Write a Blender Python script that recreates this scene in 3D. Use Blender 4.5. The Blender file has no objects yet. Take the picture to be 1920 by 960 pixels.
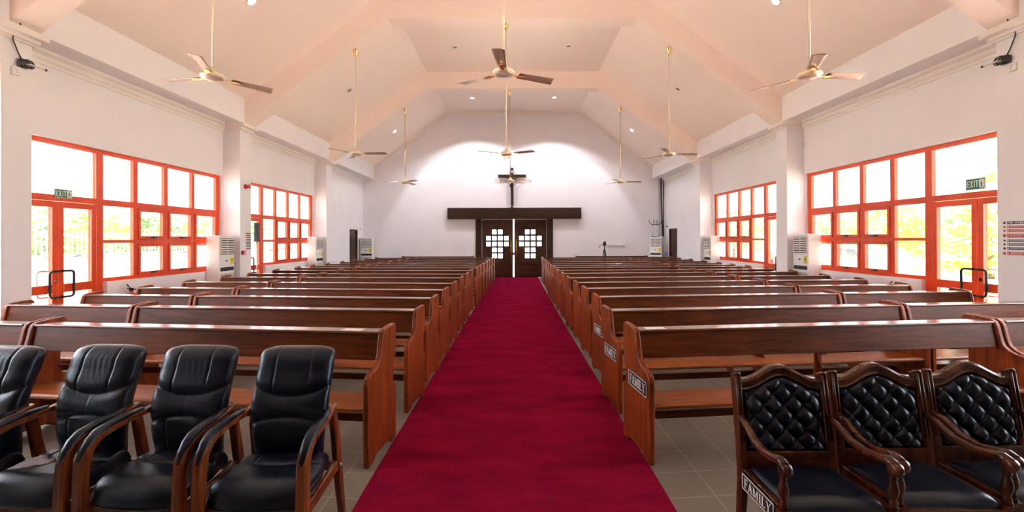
import bpy, bmesh, math, random
from mathutils import Vector, Matrix
random.seed(7)
PI = math.pi
S = bpy.context.scene
COL = S.collection

# ------------------------------------------------------------------ camera, world, exposure
F_PX, CX, CY, EYE = 848.0, 960.0, 446.24, 1.6
YAW, PITCH, ROLL = 0.0027, 0.0032, -0.0027
cam = bpy.data.cameras.new('camera'); cam_ob = bpy.data.objects.new('camera', cam); COL.objects.link(cam_ob)
cam.sensor_width = 36.0; cam.lens = 36.0 * F_PX / 1920.0
cam.shift_y = -(480.0 - CY) / 1920.0
cam.clip_start = 0.05; cam.clip_end = 300
r0 = Vector((math.cos(YAW), math.sin(YAW), 0)); f0 = Vector((-math.sin(YAW), math.cos(YAW), 0)); zz = Vector((0, 0, 1))
FW = math.cos(PITCH) * f0 + math.sin(PITCH) * zz
U0 = -math.sin(PITCH) * f0 + math.cos(PITCH) * zz
RT = math.cos(ROLL) * r0 + math.sin(ROLL) * U0
UP = -math.sin(ROLL) * r0 + math.cos(ROLL) * U0
M = Matrix.Identity(4)
for i in range(3):
    M[i][0] = RT[i]; M[i][1] = UP[i]; M[i][2] = -FW[i]
M.translation = Vector((0, 0, EYE))
cam_ob.matrix_world = M
S.camera = cam_ob

W = bpy.data.worlds.new('world'); S.world = W; W.use_nodes = True
bg = W.node_tree.nodes['Background']
bg.inputs[0].default_value = (0.90, 0.95, 1.0, 1); bg.inputs[1].default_value = 8.0

S.view_settings.view_transform = 'Standard'; S.view_settings.look = 'None'
S.view_settings.gamma = 1.0; S.view_settings.use_curve_mapping = False
S.view_settings.exposure = 0.72
S.cycles.use_denoising = True
S.cycles.max_bounces = 12; S.cycles.diffuse_bounces = 7; S.cycles.glossy_bounces = 4
S.cycles.transparent_max_bounces = 12
S.cycles.sample_clamp_indirect = 8.0

sun = bpy.data.lights.new('sun', 'SUN'); sun.energy = 58; sun.angle = math.radians(1.0); sun.color = (1.0, 0.93, 0.84)
sun_ob = bpy.data.objects.new('sun', sun); COL.objects.link(sun_ob); sun_ob.location = (0, 0, 30)
sun_ob.rotation_euler = Vector((0.0, 0.20, -1.0)).to_track_quat('-Z', 'Y').to_euler()

# main dimensions
XW = 6.38; XF = 5.90; XC = 6.0; ZFB = 4.17; ZFT = 4.71; XK = 2.76; ZC = 6.99; ZS = 6.46
YB = 19.17; YFRONT = -4.6
FR = [(5.28, 5.62), (9.92, 10.33), (14.52, 14.93)]

def area_portal(x, y0, y1, z0, z1, side):
    l = bpy.data.lights.new('window_portal', 'AREA'); l.shape = 'RECTANGLE'
    l.size = y1 - y0; l.size_y = z1 - z0; l.cycles.is_portal = True
    o = bpy.data.objects.new('window_portal', l); COL.objects.link(o)
    o.location = (x, (y0 + y1) / 2, (z0 + z1) / 2)
    o.rotation_euler = (PI / 2, 0, PI / 2 if side < 0 else -PI / 2)
    # area lights shine along local -Z: make it point into the room
    d = Vector((1 if side < 0 else -1, 0, 0))
    o.rotation_euler = d.to_track_quat('-Z', 'Z').to_euler()
    # local X axis is horizontal for this tracking
    return o
for sd in (-1, 1):
    for (a, b) in ((1.15, 5.2), (5.72, 9.9), (10.35, 14.46)):
        area_portal(sd * 6.72, a, b, 0.05, 3.05, sd)

# ------------------------------------------------------------------ materials
MATS = {}
def mat(name, col, rough=0.5, metal=0.0, spec=0.5, coat=0.0, noise=None, bump=None, emis=None, estr=0.0):
    if name in MATS: return MATS[name]
    m = bpy.data.materials.new(name); m.use_nodes = True
    nt = m.node_tree; b = nt.nodes['Principled BSDF']
    b.inputs['Base Color'].default_value = (*col, 1); b.inputs['Roughness'].default_value = rough
    b.inputs['Metallic'].default_value = metal; b.inputs['Specular IOR Level'].default_value = spec
    b.inputs['Coat Weight'].default_value = coat; b.inputs['Coat Roughness'].default_value = 0.15
    if emis:
        b.inputs['Emission Color'].default_value = (*emis, 1); b.inputs['Emission Strength'].default_value = estr
    tc = nt.nodes.new('ShaderNodeTexCoord')
    if noise:
        sc, amt = noise
        n = nt.nodes.new('ShaderNodeTexNoise'); n.inputs['Scale'].default_value = sc; n.inputs['Detail'].default_value = 4
        nt.links.new(tc.outputs['Object'], n.inputs['Vector'])
        r = nt.nodes.new('ShaderNodeValToRGB')
        r.color_ramp.elements[0].position = 0.3; r.color_ramp.elements[1].position = 0.7
        r.color_ramp.elements[0].color = (*[c * (1 - amt) for c in col], 1)
        r.color_ramp.elements[1].color = (*[min(1, c * (1 + amt)) for c in col], 1)
        nt.links.new(n.outputs['Fac'], r.inputs[0]); nt.links.new(r.outputs[0], b.inputs['Base Color'])
    if bump:
        sc, st = bump
        n = nt.nodes.new('ShaderNodeTexNoise'); n.inputs['Scale'].default_value = sc; n.inputs['Detail'].default_value = 3
        nt.links.new(tc.outputs['Object'], n.inputs['Vector'])
        bp = nt.nodes.new('ShaderNodeBump'); bp.inputs['Strength'].default_value = st; bp.inputs['Distance'].default_value = 0.01
        nt.links.new(n.outputs['Fac'], bp.inputs['Height']); nt.links.new(bp.outputs[0], b.inputs['Normal'])
    MATS[name] = m
    return m

def wood(name, dark, light, axis, rough=0.3, coat=0.3, scale=1.0):
    """varnished timber with grain along AXIS (0, 1, 2)"""
    m = bpy.data.materials.new(name); m.use_nodes = True; nt = m.node_tree; b = nt.nodes['Principled BSDF']
    b.inputs['Roughness'].default_value = rough; b.inputs['Coat Weight'].default_value = coat; b.inputs['Coat Roughness'].default_value = 0.18
    b.inputs['Specular IOR Level'].default_value = 0.22
    tc = nt.nodes.new('ShaderNodeTexCoord'); mp = nt.nodes.new('ShaderNodeMapping')
    s = [14.0 * scale] * 3; s[axis] = 1.3 * scale; mp.inputs['Scale'].default_value = s
    oi = nt.nodes.new('ShaderNodeObjectInfo'); ad = nt.nodes.new('ShaderNodeVectorMath'); ad.operation = 'MULTIPLY_ADD'
    ad.inputs[1].default_value = (9, 9, 9)
    nt.links.new(oi.outputs['Random'], ad.inputs[0]); nt.links.new(tc.outputs['Object'], ad.inputs[2])
    nt.links.new(ad.outputs[0], mp.inputs['Vector'])
    n = nt.nodes.new('ShaderNodeTexNoise'); n.inputs['Scale'].default_value = 2.2; n.inputs['Detail'].default_value = 7; n.inputs['Distortion'].default_value = 0.7
    nt.links.new(mp.outputs[0], n.inputs['Vector'])
    n2 = nt.nodes.new('ShaderNodeTexNoise'); n2.inputs['Scale'].default_value = 1.3; n2.inputs['Detail'].default_value = 2
    nt.links.new(ad.outputs[0], n2.inputs['Vector'])
    mx = nt.nodes.new('ShaderNodeMath'); mx.operation = 'MULTIPLY_ADD'; mx.inputs[1].default_value = 0.65
    ms = nt.nodes.new('ShaderNodeMath'); ms.operation = 'MULTIPLY'; ms.inputs[1].default_value = 0.35
    nt.links.new(n2.outputs['Fac'], ms.inputs[0]); nt.links.new(n.outputs['Fac'], mx.inputs[0]); nt.links.new(ms.outputs[0], mx.inputs[2])
    r = nt.nodes.new('ShaderNodeValToRGB')
    r.color_ramp.elements[0].position = 0.36; r.color_ramp.elements[1].position = 0.64
    r.color_ramp.elements[0].color = (*dark, 1); r.color_ramp.elements[1].color = (*light, 1)
    nt.links.new(mx.outputs[0], r.inputs[0]); nt.links.new(r.outputs[0], b.inputs['Base Color'])
    MATS[name] = m
    return m

M_WALL = mat('wall_paint', (0.83, 0.81, 0.84), 0.55, spec=0.3, noise=(1.6, 0.02))
M_CEIL = mat('ceiling_paint', (0.92, 0.80, 0.73), 0.7, spec=0.2, noise=(1.2, 0.015))
M_TRIM = mat('trim_paint', (0.85, 0.79, 0.755), 0.6, spec=0.3, noise=(1.5, 0.02))
M_RED = mat('orange_red_gloss_paint', (0.62, 0.055, 0.006), 0.30, coat=0.12, noise=(3, 0.12))
M_PEWX = wood('varnished_pew_timber', (0.050, 0.0110, 0.0025), (0.125, 0.0290, 0.006), 0, 0.36, 0.0)
M_PEWX.node_tree.nodes['Principled BSDF'].inputs['Specular IOR Level'].default_value = 0.10
M_RAIL = wood('polished_rail_timber', (0.07, 0.020, 0.008), (0.18, 0.055, 0.020), 0, 0.20, 0.8)
M_SEAT = wood('varnished_seat_timber', (0.13, 0.032, 0.007), (0.34, 0.095, 0.018), 0, 0.32, 0.12)
M_PEWZ = wood('varnished_end_timber', (0.090, 0.015, 0.003), (0.27, 0.050, 0.008), 2, 0.38, 0.02)
M_DARKX = wood('dark_stained_beam_timber', (0.016, 0.007, 0.004), (0.050, 0.022, 0.013), 0, 0.38, 0.2)
M_DARKZ = wood('dark_stained_door_timber', (0.020, 0.008, 0.005), (0.085, 0.032, 0.016), 2, 0.38, 0.2)
M_CHW = wood('chestnut_chair_timber', (0.065, 0.017, 0.006), (0.20, 0.055, 0.016), 2, 0.25, 0.5)
M_CARVE = wood('mahogany_carved_timber', (0.028, 0.008, 0.004), (0.085, 0.024, 0.009), 2, 0.20, 0.35)
M_LEATH = mat('black_leather', (0.003, 0.0045, 0.013), 0.29, spec=0.45, noise=(5, 0.25), bump=(160, 0.12))
M_PIPE = mat('black_piping', (0.006, 0.006, 0.009), 0.3)
M_BLACK = mat('black_plastic', (0.012, 0.012, 0.013), 0.4)
M_WHITE = mat('white_plastic', (0.80, 0.79, 0.77), 0.35, noise=(3, 0.02))
M_CREAM = mat('cream_plastic', (0.78, 0.75, 0.70), 0.4, noise=(3, 0.03))
M_GREY = mat('grey_panel', (0.52, 0.52, 0.53), 0.4, noise=(3, 0.04))
M_STEEL = mat('brushed_steel', (0.42, 0.40, 0.38), 0.28, metal=1.0, noise=(12, 0.1))
M_BRASS = mat('polished_brass', (0.80, 0.52, 0.16), 0.2, metal=1.0, noise=(8, 0.1))
M_PALEBRASS = mat('pale_gold_enamel', (0.82, 0.72, 0.52), 0.3, metal=0.3, noise=(8, 0.06))
M_BLADE = mat('bronze_blade_enamel', (0.30, 0.19, 0.145), 0.30, metal=0.35, coat=0.4, noise=(5, 0.08))
M_MOTOR = mat('taupe_motor_enamel', (0.42, 0.31, 0.26), 0.3, metal=0.3, coat=0.4, noise=(5, 0.05))
M_PWHITE = mat('printed_white', (0.82, 0.82, 0.80), 0.5, noise=(20, 0.02))
M_PRED = mat('printed_red', (0.42, 0.035, 0.045), 0.5, noise=(30, 0.15))
M_PNAVY = mat('printed_navy', (0.03, 0.03, 0.09), 0.5, noise=(30, 0.15))
M_GREEN = mat('sign_green', (0.005, 0.16, 0.07), 0.4, noise=(20, 0.05))
M_YEL = mat('sticker_yellow', (0.80, 0.62, 0.04), 0.4, noise=(20, 0.05))
M_FIRE = mat('extinguisher_red', (0.50, 0.015, 0.012), 0.25, coat=0.5, noise=(5, 0.05))
M_LENS = mat('lit_lamp_lens', (1, 1, 1), 0.3, emis=(0.92, 0.96, 1.0), estr=60)
M_DLENS = mat('unlit_lamp_lens', (0.25, 0.21, 0.19), 0.2, metal=0.6, noise=(20, 0.1))
M_CORPUS = mat('dark_bronze_figure', (0.022, 0.015, 0.013), 0.35, metal=0.4, noise=(12, 0.3))
M_PAPER = mat('paper', (0.85, 0.84, 0.84), 0.6, noise=(40, 0.02))
M_GROUND = mat('pale_concrete_yard', (0.84, 0.72, 0.60), 0.9, noise=(0.6, 0.08))
M_PLINTH = mat('rendered_low_wall', (0.60, 0.58, 0.55), 0.9, noise=(3, 0.1))
M_STONE = mat('grey_rubble_coping', (0.20, 0.20, 0.22), 0.9, noise=(2.2, 0.85))
M_LEAF = mat('sunlit_green_leaves', (0.34, 0.50, 0.10), 0.8, noise=(1.1, 0.45))
M_LEAF2 = mat('yellow_green_leaves', (0.50, 0.54, 0.10), 0.8, noise=(1.1, 0.5))
M_LEAF3 = mat('deep_green_leaves', (0.22, 0.36, 0.13), 0.8, noise=(1.1, 0.4))
M_BARK = mat('bark', (0.16, 0.11, 0.07), 0.9, noise=(8, 0.3))
M_CAR1 = mat('silver_car_paint', (0.45, 0.46, 0.48), 0.3, metal=0.5, noise=(2, 0.04))
M_CAR2 = mat('dark_red_car_paint', (0.30, 0.05, 0.05), 0.3, metal=0.2, noise=(2, 0.04))
M_TYRE = mat('tyre_rubber', (0.02, 0.02, 0.02), 0.8, noise=(10, 0.1))
M_GLASSDK = mat('car_glass', (0.04, 0.05, 0.06), 0.1, noise=(4, 0.05))

def glass_mat():
    m = bpy.data.materials.new('clear_window_glass'); m.use_nodes = True; nt = m.node_tree
    nt.nodes.clear(); out = nt.nodes.new('ShaderNodeOutputMaterial')
    t = nt.nodes.new('ShaderNodeBsdfTransparent'); t.inputs[0].default_value = (0.97, 0.98, 0.975, 1)
    g = nt.nodes.new('ShaderNodeBsdfGlossy'); g.inputs['Roughness'].default_value = 0.02
    fr = nt.nodes.new('ShaderNodeFresnel'); fr.inputs[0].default_value = 1.45
    sc = nt.nodes.new('ShaderNodeMath'); sc.operation = 'MULTIPLY'; sc.inputs[1].default_value = 0.8
    mx = nt.nodes.new('ShaderNodeMixShader')
    nt.links.new(fr.outputs[0], sc.inputs[0]); nt.links.new(sc.outputs[0], mx.inputs[0])
    nt.links.new(t.outputs[0], mx.inputs[1]); nt.links.new(g.outputs[0], mx.inputs[2]); nt.links.new(mx.outputs[0], out.inputs[0])
    return m
M_GLASS = glass_mat()

M_LEATH.node_tree.nodes['Principled BSDF'].inputs['Specular Tint'].default_value = (0.62, 0.78, 1.0, 1)
def tile_mat():
    m = bpy.data.materials.new('grey_floor_tiles'); m.use_nodes = True; nt = m.node_tree; b = nt.nodes['Principled BSDF']
    tc = nt.nodes.new('ShaderNodeTexCoord'); sp = nt.nodes.new('ShaderNodeSeparateXYZ'); nt.links.new(tc.outputs['Object'], sp.inputs[0])
    ab = nt.nodes.new('ShaderNodeMath'); ab.operation = 'ABSOLUTE'; nt.links.new(sp.outputs[0], ab.inputs[0])
    k = nt.nodes.new('ShaderNodeMath'); k.operation = 'MULTIPLY_ADD'; k.inputs[1].default_value = -0.10
    nt.links.new(ab.outputs[0], k.inputs[0]); nt.links.new(sp.outputs[1], k.inputs[2])
    ox = nt.nodes.new('ShaderNodeMath'); ox.operation = 'ADD'; ox.inputs[1].default_value = -0.056 + 30; nt.links.new(sp.outputs[0], ox.inputs[0])
    oy = nt.nodes.new('ShaderNodeMath'); oy.operation = 'ADD'; oy.inputs[1].default_value = 30.0; nt.links.new(k.outputs[0], oy.inputs[0])
    cb = nt.nodes.new('ShaderNodeCombineXYZ'); nt.links.new(ox.outputs[0], cb.inputs[0]); nt.links.new(oy.outputs[0], cb.inputs[1])
    br = nt.nodes.new('ShaderNodeTexBrick'); br.offset = 0.0; br.squash = 1.0
    br.inputs['Scale'].default_value = 1.0; br.inputs['Brick Width'].default_value = 0.3; br.inputs['Row Height'].default_value = 0.3
    br.inputs['Mortar Size'].default_value = 0.0022; br.inputs['Mortar Smooth'].default_value = 0.0
    br.inputs['Color1'].default_value = (0.165, 0.145, 0.120, 1); br.inputs['Color2'].default_value = (0.20, 0.178, 0.148, 1)
    br.inputs['Mortar'].default_value = (0.42, 0.38, 0.32, 1)
    nt.links.new(cb.outputs[0], br.inputs['Vector'])
    n = nt.nodes.new('ShaderNodeTexNoise'); n.inputs['Scale'].default_value = 6; n.inputs['Detail'].default_value = 5; nt.links.new(tc.outputs['Object'], n.inputs['Vector'])
    mx = nt.nodes.new('ShaderNodeMix'); mx.data_type = 'RGBA'; mx.blend_type = 'MULTIPLY'; mx.inputs[0].default_value = 0.5
    rr = nt.nodes.new('ShaderNodeValToRGB'); rr.color_ramp.elements[0].color = (0.75, 0.75, 0.75, 1); rr.color_ramp.elements[1].color = (1.15, 1.15, 1.15, 1)
    nt.links.new(n.outputs['Fac'], rr.inputs[0]); nt.links.new(br.outputs['Color'], mx.inputs[6]); nt.links.new(rr.outputs[0], mx.inputs[7])
    nt.links.new(mx.outputs[2], b.inputs['Base Color']); b.inputs['Roughness'].default_value = 0.3
    return m
def carpet_mat():
    m = bpy.data.materials.new('crimson_carpet_pile'); m.use_nodes = True; nt = m.node_tree; b = nt.nodes['Principled BSDF']
    tc = nt.nodes.new('ShaderNodeTexCoord')
    n = nt.nodes.new('ShaderNodeTexNoise'); n.inputs['Scale'].default_value = 2.4; n.inputs['Detail'].default_value = 6; n.inputs['Roughness'].default_value = 0.65
    mp = nt.nodes.new('ShaderNodeMapping'); mp.inputs['Scale'].default_value = (0.7, 1.6, 1); nt.links.new(tc.outputs['Object'], mp.inputs[0]); nt.links.new(mp.outputs[0], n.inputs['Vector'])
    n2 = nt.nodes.new('ShaderNodeTexNoise'); n2.inputs['Scale'].default_value = 260; n2.inputs['Detail'].default_value = 2; nt.links.new(tc.outputs['Object'], n2.inputs['Vector'])
    ad = nt.nodes.new('ShaderNodeMath'); ad.operation = 'MULTIPLY_ADD'; ad.inputs[1].default_value = 0.5; nt.links.new(n2.outputs['Fac'], ad.inputs[0])
    h = nt.nodes.new('ShaderNodeMath'); h.operation = 'MULTIPLY'; h.inputs[1].default_value = 0.5; nt.links.new(n.outputs['Fac'], h.inputs[0]); nt.links.new(h.outputs[0], ad.inputs[2])
    r = nt.nodes.new('ShaderNodeValToRGB'); r.color_ramp.elements[0].position = 0.35; r.color_ramp.elements[1].position = 0.65
    r.color_ramp.elements[0].color = (0.085, 0.003, 0.015, 1); r.color_ramp.elements[1].color = (0.225, 0.007, 0.034, 1)
    nt.links.new(ad.outputs[0], r.inputs[0]); nt.links.new(r.outputs[0], b.inputs['Base Color'])
    b.inputs['Roughness'].default_value = 0.95; b.inputs['Specular IOR Level'].default_value = 0.0
    b.inputs['Sheen Weight'].default_value = 0.0; b.inputs['Sheen Tint'].default_value = (0.9, 0.15, 0.3, 1)
    bp = nt.nodes.new('ShaderNodeBump'); bp.inputs['Strength'].default_value = 0.5; bp.inputs['Distance'].default_value = 0.006
    nt.links.new(n2.outputs['Fac'], bp.inputs['Height']); nt.links.new(bp.outputs[0], b.inputs['Normal'])
    return m
M_TILE = tile_mat(); M_CARPET = carpet_mat()

# ------------------------------------------------------------------ mesh helpers
class MB:
    def __init__(s): s.v = []; s.f = []; s.sm = []
    def add(s, vs, fs, smooth=False):
        o = len(s.v); s.v += [tuple(p) for p in vs]
        for f in fs: s.f.append([i + o for i in f]); s.sm.append(smooth)
    def box(s, x0, x1, y0, y1, z0, z1):
        x0, x1 = min(x0, x1), max(x0, x1); y0, y1 = min(y0, y1), max(y0, y1); z0, z1 = min(z0, z1), max(z0, z1)
        s.add([(x0,y0,z0),(x1,y0,z0),(x1,y1,z0),(x0,y1,z0),(x0,y0,z1),(x1,y0,z1),(x1,y1,z1),(x0,y1,z1)],
              [(0,3,2,1),(4,5,6,7),(0,1,5,4),(1,2,6,5),(2,3,7,6),(3,0,4,7)])
        return s
    def obox(s, c, ax, hx, hy, hz):
        """box centred at c with axes ax = (u, v, w)"""
        u, v, w = [Vector(a) for a in ax]; c = Vector(c); P = []
        for k in (-1, 1):
            for (i, j) in ((-1,-1),(1,-1),(1,1),(-1,1)): P.append(c + u*hx*i + v*hy*j + w*hz*k)
        s.add(P, [(0,3,2,1),(4,5,6,7),(0,1,5,4),(1,2,6,5),(2,3,7,6),(3,0,4,7)]); return s
    def prism(s, pts, axis, lo, hi, smooth=False):
        """outline pts in the plane normal to AXIS, extruded lo..hi"""
        def P(a, b, t):
            return (t, a, b) if axis == 0 else (a, t, b) if axis == 1 else (a, b, t)
        n = len(pts)
        s.add([P(a, b, lo) for a, b in pts] + [P(a, b, hi) for a, b in pts],
              [tuple(range(n)), tuple(range(2*n - 1, n - 1, -1))])
        o = len(s.v) - 2*n
        for i in range(n):
            j = (i + 1) % n
            s.f.append([o + i, o + i + n, o + j + n, o + j]); s.sm.append(smooth)
        return s
    def tube(s, path, rad, n=8, cap=True, flat=1.0, upv=None):
        """round tube through path; rad is a number or a list; flat squashes it across upv"""
        path = [Vector(p) for p in path]; m = len(path)
        rr = rad if isinstance(rad, (list, tuple)) else [rad]*m
        prev = None; rings = []
        for i, p in enumerate(path):
            d = (path[min(i+1, m-1)] - path[max(i-1, 0)]).normalized()
            if upv is not None: a = Vector(upv)
            elif prev is not None: a = prev
            else: a = Vector((0, 0, 1)) if abs(d.z) < 0.9 else Vector((1, 0, 0))
            u = (a - d * a.dot(d)).normalized(); prev = u; w = d.cross(u)
            rings.append([p + u*math.cos(2*PI*k/n)*rr[i]*flat + w*math.sin(2*PI*k/n)*rr[i] for k in range(n)])
        vs = [q for r in rings for q in r]; fs = []
        for i in range(m-1):
            for k in range(n):
                l = (k+1) % n; fs.append((i*n+k, i*n+l, (i+1)*n+l, (i+1)*n+k))
        s.add(vs, fs, True)
        if cap:
            o = len(s.v) - len(vs)
            s.f.append([o + k for k in range(n)][::-1]); s.sm.append(False)
            s.f.append([o + (m-1)*n + k for k in range(n)]); s.sm.append(False)
        return s
    def bar(s, path, hw, ht, side):
        """rectangular bar through path; hw = half width along SIDE, ht = half thickness; may be lists"""
        path = [Vector(p) for p in path]; m = len(path); sd = Vector(side).normalized()
        A = hw if isinstance(hw, (list, tuple)) else [hw]*m; B = ht if isinstance(ht, (list, tuple)) else [ht]*m
        vs = []; c = 0.35
        for i, p in enumerate(path):
            d = (path[min(i+1, m-1)] - path[max(i-1, 0)]).normalized(); w = d.cross(sd).normalized()
            a, b = A[i], B[i]; e = min(a, b)*c
            for (q, r) in ((-a+e,-b),(a-e,-b),(a,-b+e),(a,b-e),(a-e,b),(-a+e,b),(-a,b-e),(-a,-b+e)): vs.append(p + sd*q + w*r)
        n = 8; fs = []
        for i in range(m-1):
            for k in range(n):
                l = (k+1) % n; fs.append((i*n+k, i*n+l, (i+1)*n+l, (i+1)*n+k))
        fs.append(tuple(range(n))[::-1]); fs.append(tuple((m-1)*n + k for k in range(n)))
        s.add(vs, fs, False); return s
    def lathe(s, prof, c=(0,0,0), n=20, axis='z'):
        c = Vector(c); vs = []; fs = []; m = len(prof)
        for (r, h) in prof:
            for k in range(n):
                a = 2*PI*k/n
                if axis == 'z': p = Vector((r*math.cos(a), r*math.sin(a), h))
                elif axis == 'y': p = Vector((r*math.cos(a), h, r*math.sin(a)))
                else: p = Vector((h, r*math.cos(a), r*math.sin(a)))
                vs.append(c + p)
        for i in range(m-1):
            for k in range(n):
                l = (k+1) % n; fs.append((i*n+k, i*n+l, (i+1)*n+l, (i+1)*n+k))
        s.add(vs, fs, True)
        o = len(s.v) - len(vs)
        s.f.append([o + k for k in range(n)][::-1]); s.sm.append(False)
        s.f.append([o + (m-1)*n + k for k in range(n)]); s.sm.append(False)
        return s
    def ball(s, c, r, n=12, sc=(1,1,1)):
        m = max(6, n//2 + 2); prof = []
        c = Vector(c); vs = []; fs = []
        for i in range(m+1):
            t = PI*(0.02 + 0.96*i/m)
            for k in range(n):
                a = 2*PI*k/n; vs.append(c + Vector((r*math.sin(t)*math.cos(a)*sc[0], r*math.sin(t)*math.sin(a)*sc[1], -r*math.cos(t)*sc[2])))
        for i in range(m):
            for k in range(n):
                l = (k+1) % n; fs.append((i*n+k, i*n+l, (i+1)*n+l, (i+1)*n+k))
        fs.append(tuple(range(n))[::-1]); fs.append(tuple(m*n + k for k in range(n)))
        s.add(vs, fs, True); return s
    def pad(s, P, nu, nv, thick):
        """closed cushion: P(u, v) -> (front point, back point) for u, v in 0..1"""
        fr = []; bk = []
        for j in range(nv+1):
            for i in range(nu+1):
                a, b = P(i/nu, j/nv); fr.append(a); bk.append(b)
        w = nu+1; fs = []
        for j in range(nv):
            for i in range(nu):
                q = j*w+i; fs.append((q, q+1, q+1+w, q+w))
        K = len(fr)
        fb = [tuple(K + k for k in f[::-1]) for f in fs]
        ed = []
        for i in range(nu):
            ed.append((i, i + K, i+1 + K, i+1)); t = nv*w + i; ed.append((t+1, t+1+K, t+K, t))
        for j in range(nv):
            a = j*w; ed.append((a+w, a+w+K, a+K, a)); a = j*w+nu; ed.append((a, a+K, a+w+K, a+w))
        s.add(fr + bk, fs + fb + ed, True); return s
    def build(s, name, m, parent=None, loc=(0,0,0), bevel=0.0, seg=2, recalc=True):
        me = bpy.data.meshes.new(name); me.from_pydata(s.v, [], s.f)
        for p, k in zip(me.polygons, s.sm): p.use_smooth = k
        bm = bmesh.new(); bm.from_mesh(me)
        if recalc: bmesh.ops.recalc_face_normals(bm, faces=bm.faces)
        if bevel > 0:
            es = [e for e in bm.edges if len(e.link_faces) == 2 and e.calc_face_angle(0) > 0.6]
            bmesh.ops.bevel(bm, geom=es, offset=bevel, segments=seg, profile=0.5, affect='EDGES', clamp_overlap=True)
            for f in bm.faces:
                if f.calc_area() < bevel*bevel*4: f.smooth = True
        bm.to_mesh(me); bm.free()
        me.materials.append(m)
        o = bpy.data.objects.new(name, me); COL.objects.link(o); o.location = loc
        if parent is not None: o.parent = parent
        return o

def empty(name, loc=(0,0,0), rz=0.0):
    o = bpy.data.objects.new(name, None); COL.objects.link(o); o.location = loc; o.rotation_euler = (0, 0, rz)
    o.empty_display_size = 0.1; return o
def tag(o, label, cat, group=None):
    o['label'] = label; o['category'] = cat
    if group: o['group'] = group
    return o
def struct(o): o['kind'] = 'structure'; return o
KIDS = {}
def copy_tree(o, parent=None):
    c = o.copy(); COL.objects.link(c)
    if parent is not None: c.parent = parent
    for ch in [x for x in list(bpy.data.objects) if x.parent == o]: copy_tree(ch, c)
    return c

# block letters: strokes as thin bars, serif caps for the FAMILY plates
def glyph(ch, serif=True):
    """list of polygons in a 0..w x 0..1 box, returns (polys, width)"""
    T, t, s = (0.17, 0.07, 0.045) if serif else (0.17, 0.15, 0.0)
    R = lambda x0, x1, y0, y1: [(x0,y0),(x1,y0),(x1,y1),(x0,y1)]
    L = lambda x0, y0, x1, y1, w: [(x0-w/2,y0),(x0+w/2,y0),(x1+w/2,y1),(x1-w/2,y1)]
    if ch == 'F':
        p = [R(.10,.10+T,0,1), R(.10,.66,1-t,1), R(.10,.52,.5-t/2,.5+t/2)]
        if serif: p += [R(.02,.36,0,.06), R(.02,.12,.94,1), R(.60,.66,.76,1), R(.48,.53,.38,.62)]
        return p, .72
    if ch == 'A':
        p = [L(.12,0,.40,1,t+.01), L(.68,0,.40,1,T), R(.22,.58,.30,.30+t)]
        if serif: p += [R(0,.26,0,.06), R(.52,.84,0,.06)]
        return p, .84
    if ch == 'M':
        p = [R(.10,.10+t+.01,0,1), R(.78,.78+T,0,1), L(.16,1,.50,.05,T), L(.86,1,.50,.05,t)]
        if serif: p += [R(.02,.28,0,.06), R(.68,1.03,0,.06), R(.02,.16,.94,1), R(.86,1.03,.94,1)]
        return p, 1.05
    if ch == 'I':
        p = [R(.12,.12+T,0,1)]
        if serif: p += [R(.02,.40,0,.06), R(.02,.40,.94,1)]
        return p, .42 if serif else .36
    if ch == 'L':
        p = [R(.10,.10+T,0,1), R(.10,.64,0,t)]
        if serif: p += [R(.02,.36,.94,1), R(.58,.64,0,.24), R(.02,.12,0,.06)]
        return p, .70
    if ch == 'Y':
        p = [R(.33,.33+T,0,.48), L(.42,.42,.12,1,T), L(.42,.42,.72,1,t+.01)]
        if serif: p += [R(.24,.58,0,.06), R(0,.28,.94,1), R(.60,.84,.94,1)]
        return p, .86
    if ch == 'E':
        return [R(.08,.08+T,0,1), R(.08,.56,1-t,1), R(.08,.52,.5-t/2,.5+t/2), R(.08,.56,0,t)], .62
    if ch == 'X':
        return [L(.10,0,.54,1,T+.03), L(.54,0,.10,1,T+.03)], .66
    if ch == 'T':
        return [R(.22,.22+T,0,1), R(.0,.60,1-t,1)], .62
    if ch == 'R':
        return [R(.08,.08+T,0,1), R(.08,.5,1-t,1), R(.08,.5,.45,.45+t), R(.42,.42+T*.9,.5,.95), L(.52,0,.34,.46,T)], .64
    if ch == 'C':
        return [R(.06,.06+T,.08,.92), R(.1,.54,1-t,1), R(.1,.54,0,t)], .60
    if ch == 'O':
        return [R(.06,.06+T,.08,.92), R(.44,.44+T,.08,.92), R(.1,.56,1-t,1), R(.1,.56,0,t)], .68
    if ch == 'N':
        return [R(.08,.08+T,0,1), R(.48,.48+T,0,1), L(.16,1,.56,0,T)], .72
    return [], .4
def text_mb(txt, O, ux, uy, h, width=None, depth=0.002, serif=True):
    """letters starting at O, reading along ux, up uy; scaled to WIDTH when given"""
    O = Vector(O); ux = Vector(ux).normalized(); uy = Vector(uy).normalized(); nn = ux.cross(uy)
    gl = [glyph(c, serif) for c in txt]; tot = sum(g[1] for g in gl) + 0.06*(len(gl)-1)
    kx = (width / tot) if width else h
    b = MB(); x = 0
    for polys, w in gl:
        for q in polys:
            n = len(q); lo = [O + ux*((x+a)*kx) + uy*(c*h) for a, c in q]; hi = [p + nn*depth for p in lo]
            b.add(lo + hi, [tuple(range(n))[::-1], tuple(range(n, 2*n))] + [(i, (i+1) % n, n + (i+1) % n, n + i) for i in range(n)])
        x += w + 0.06
    return b

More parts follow.
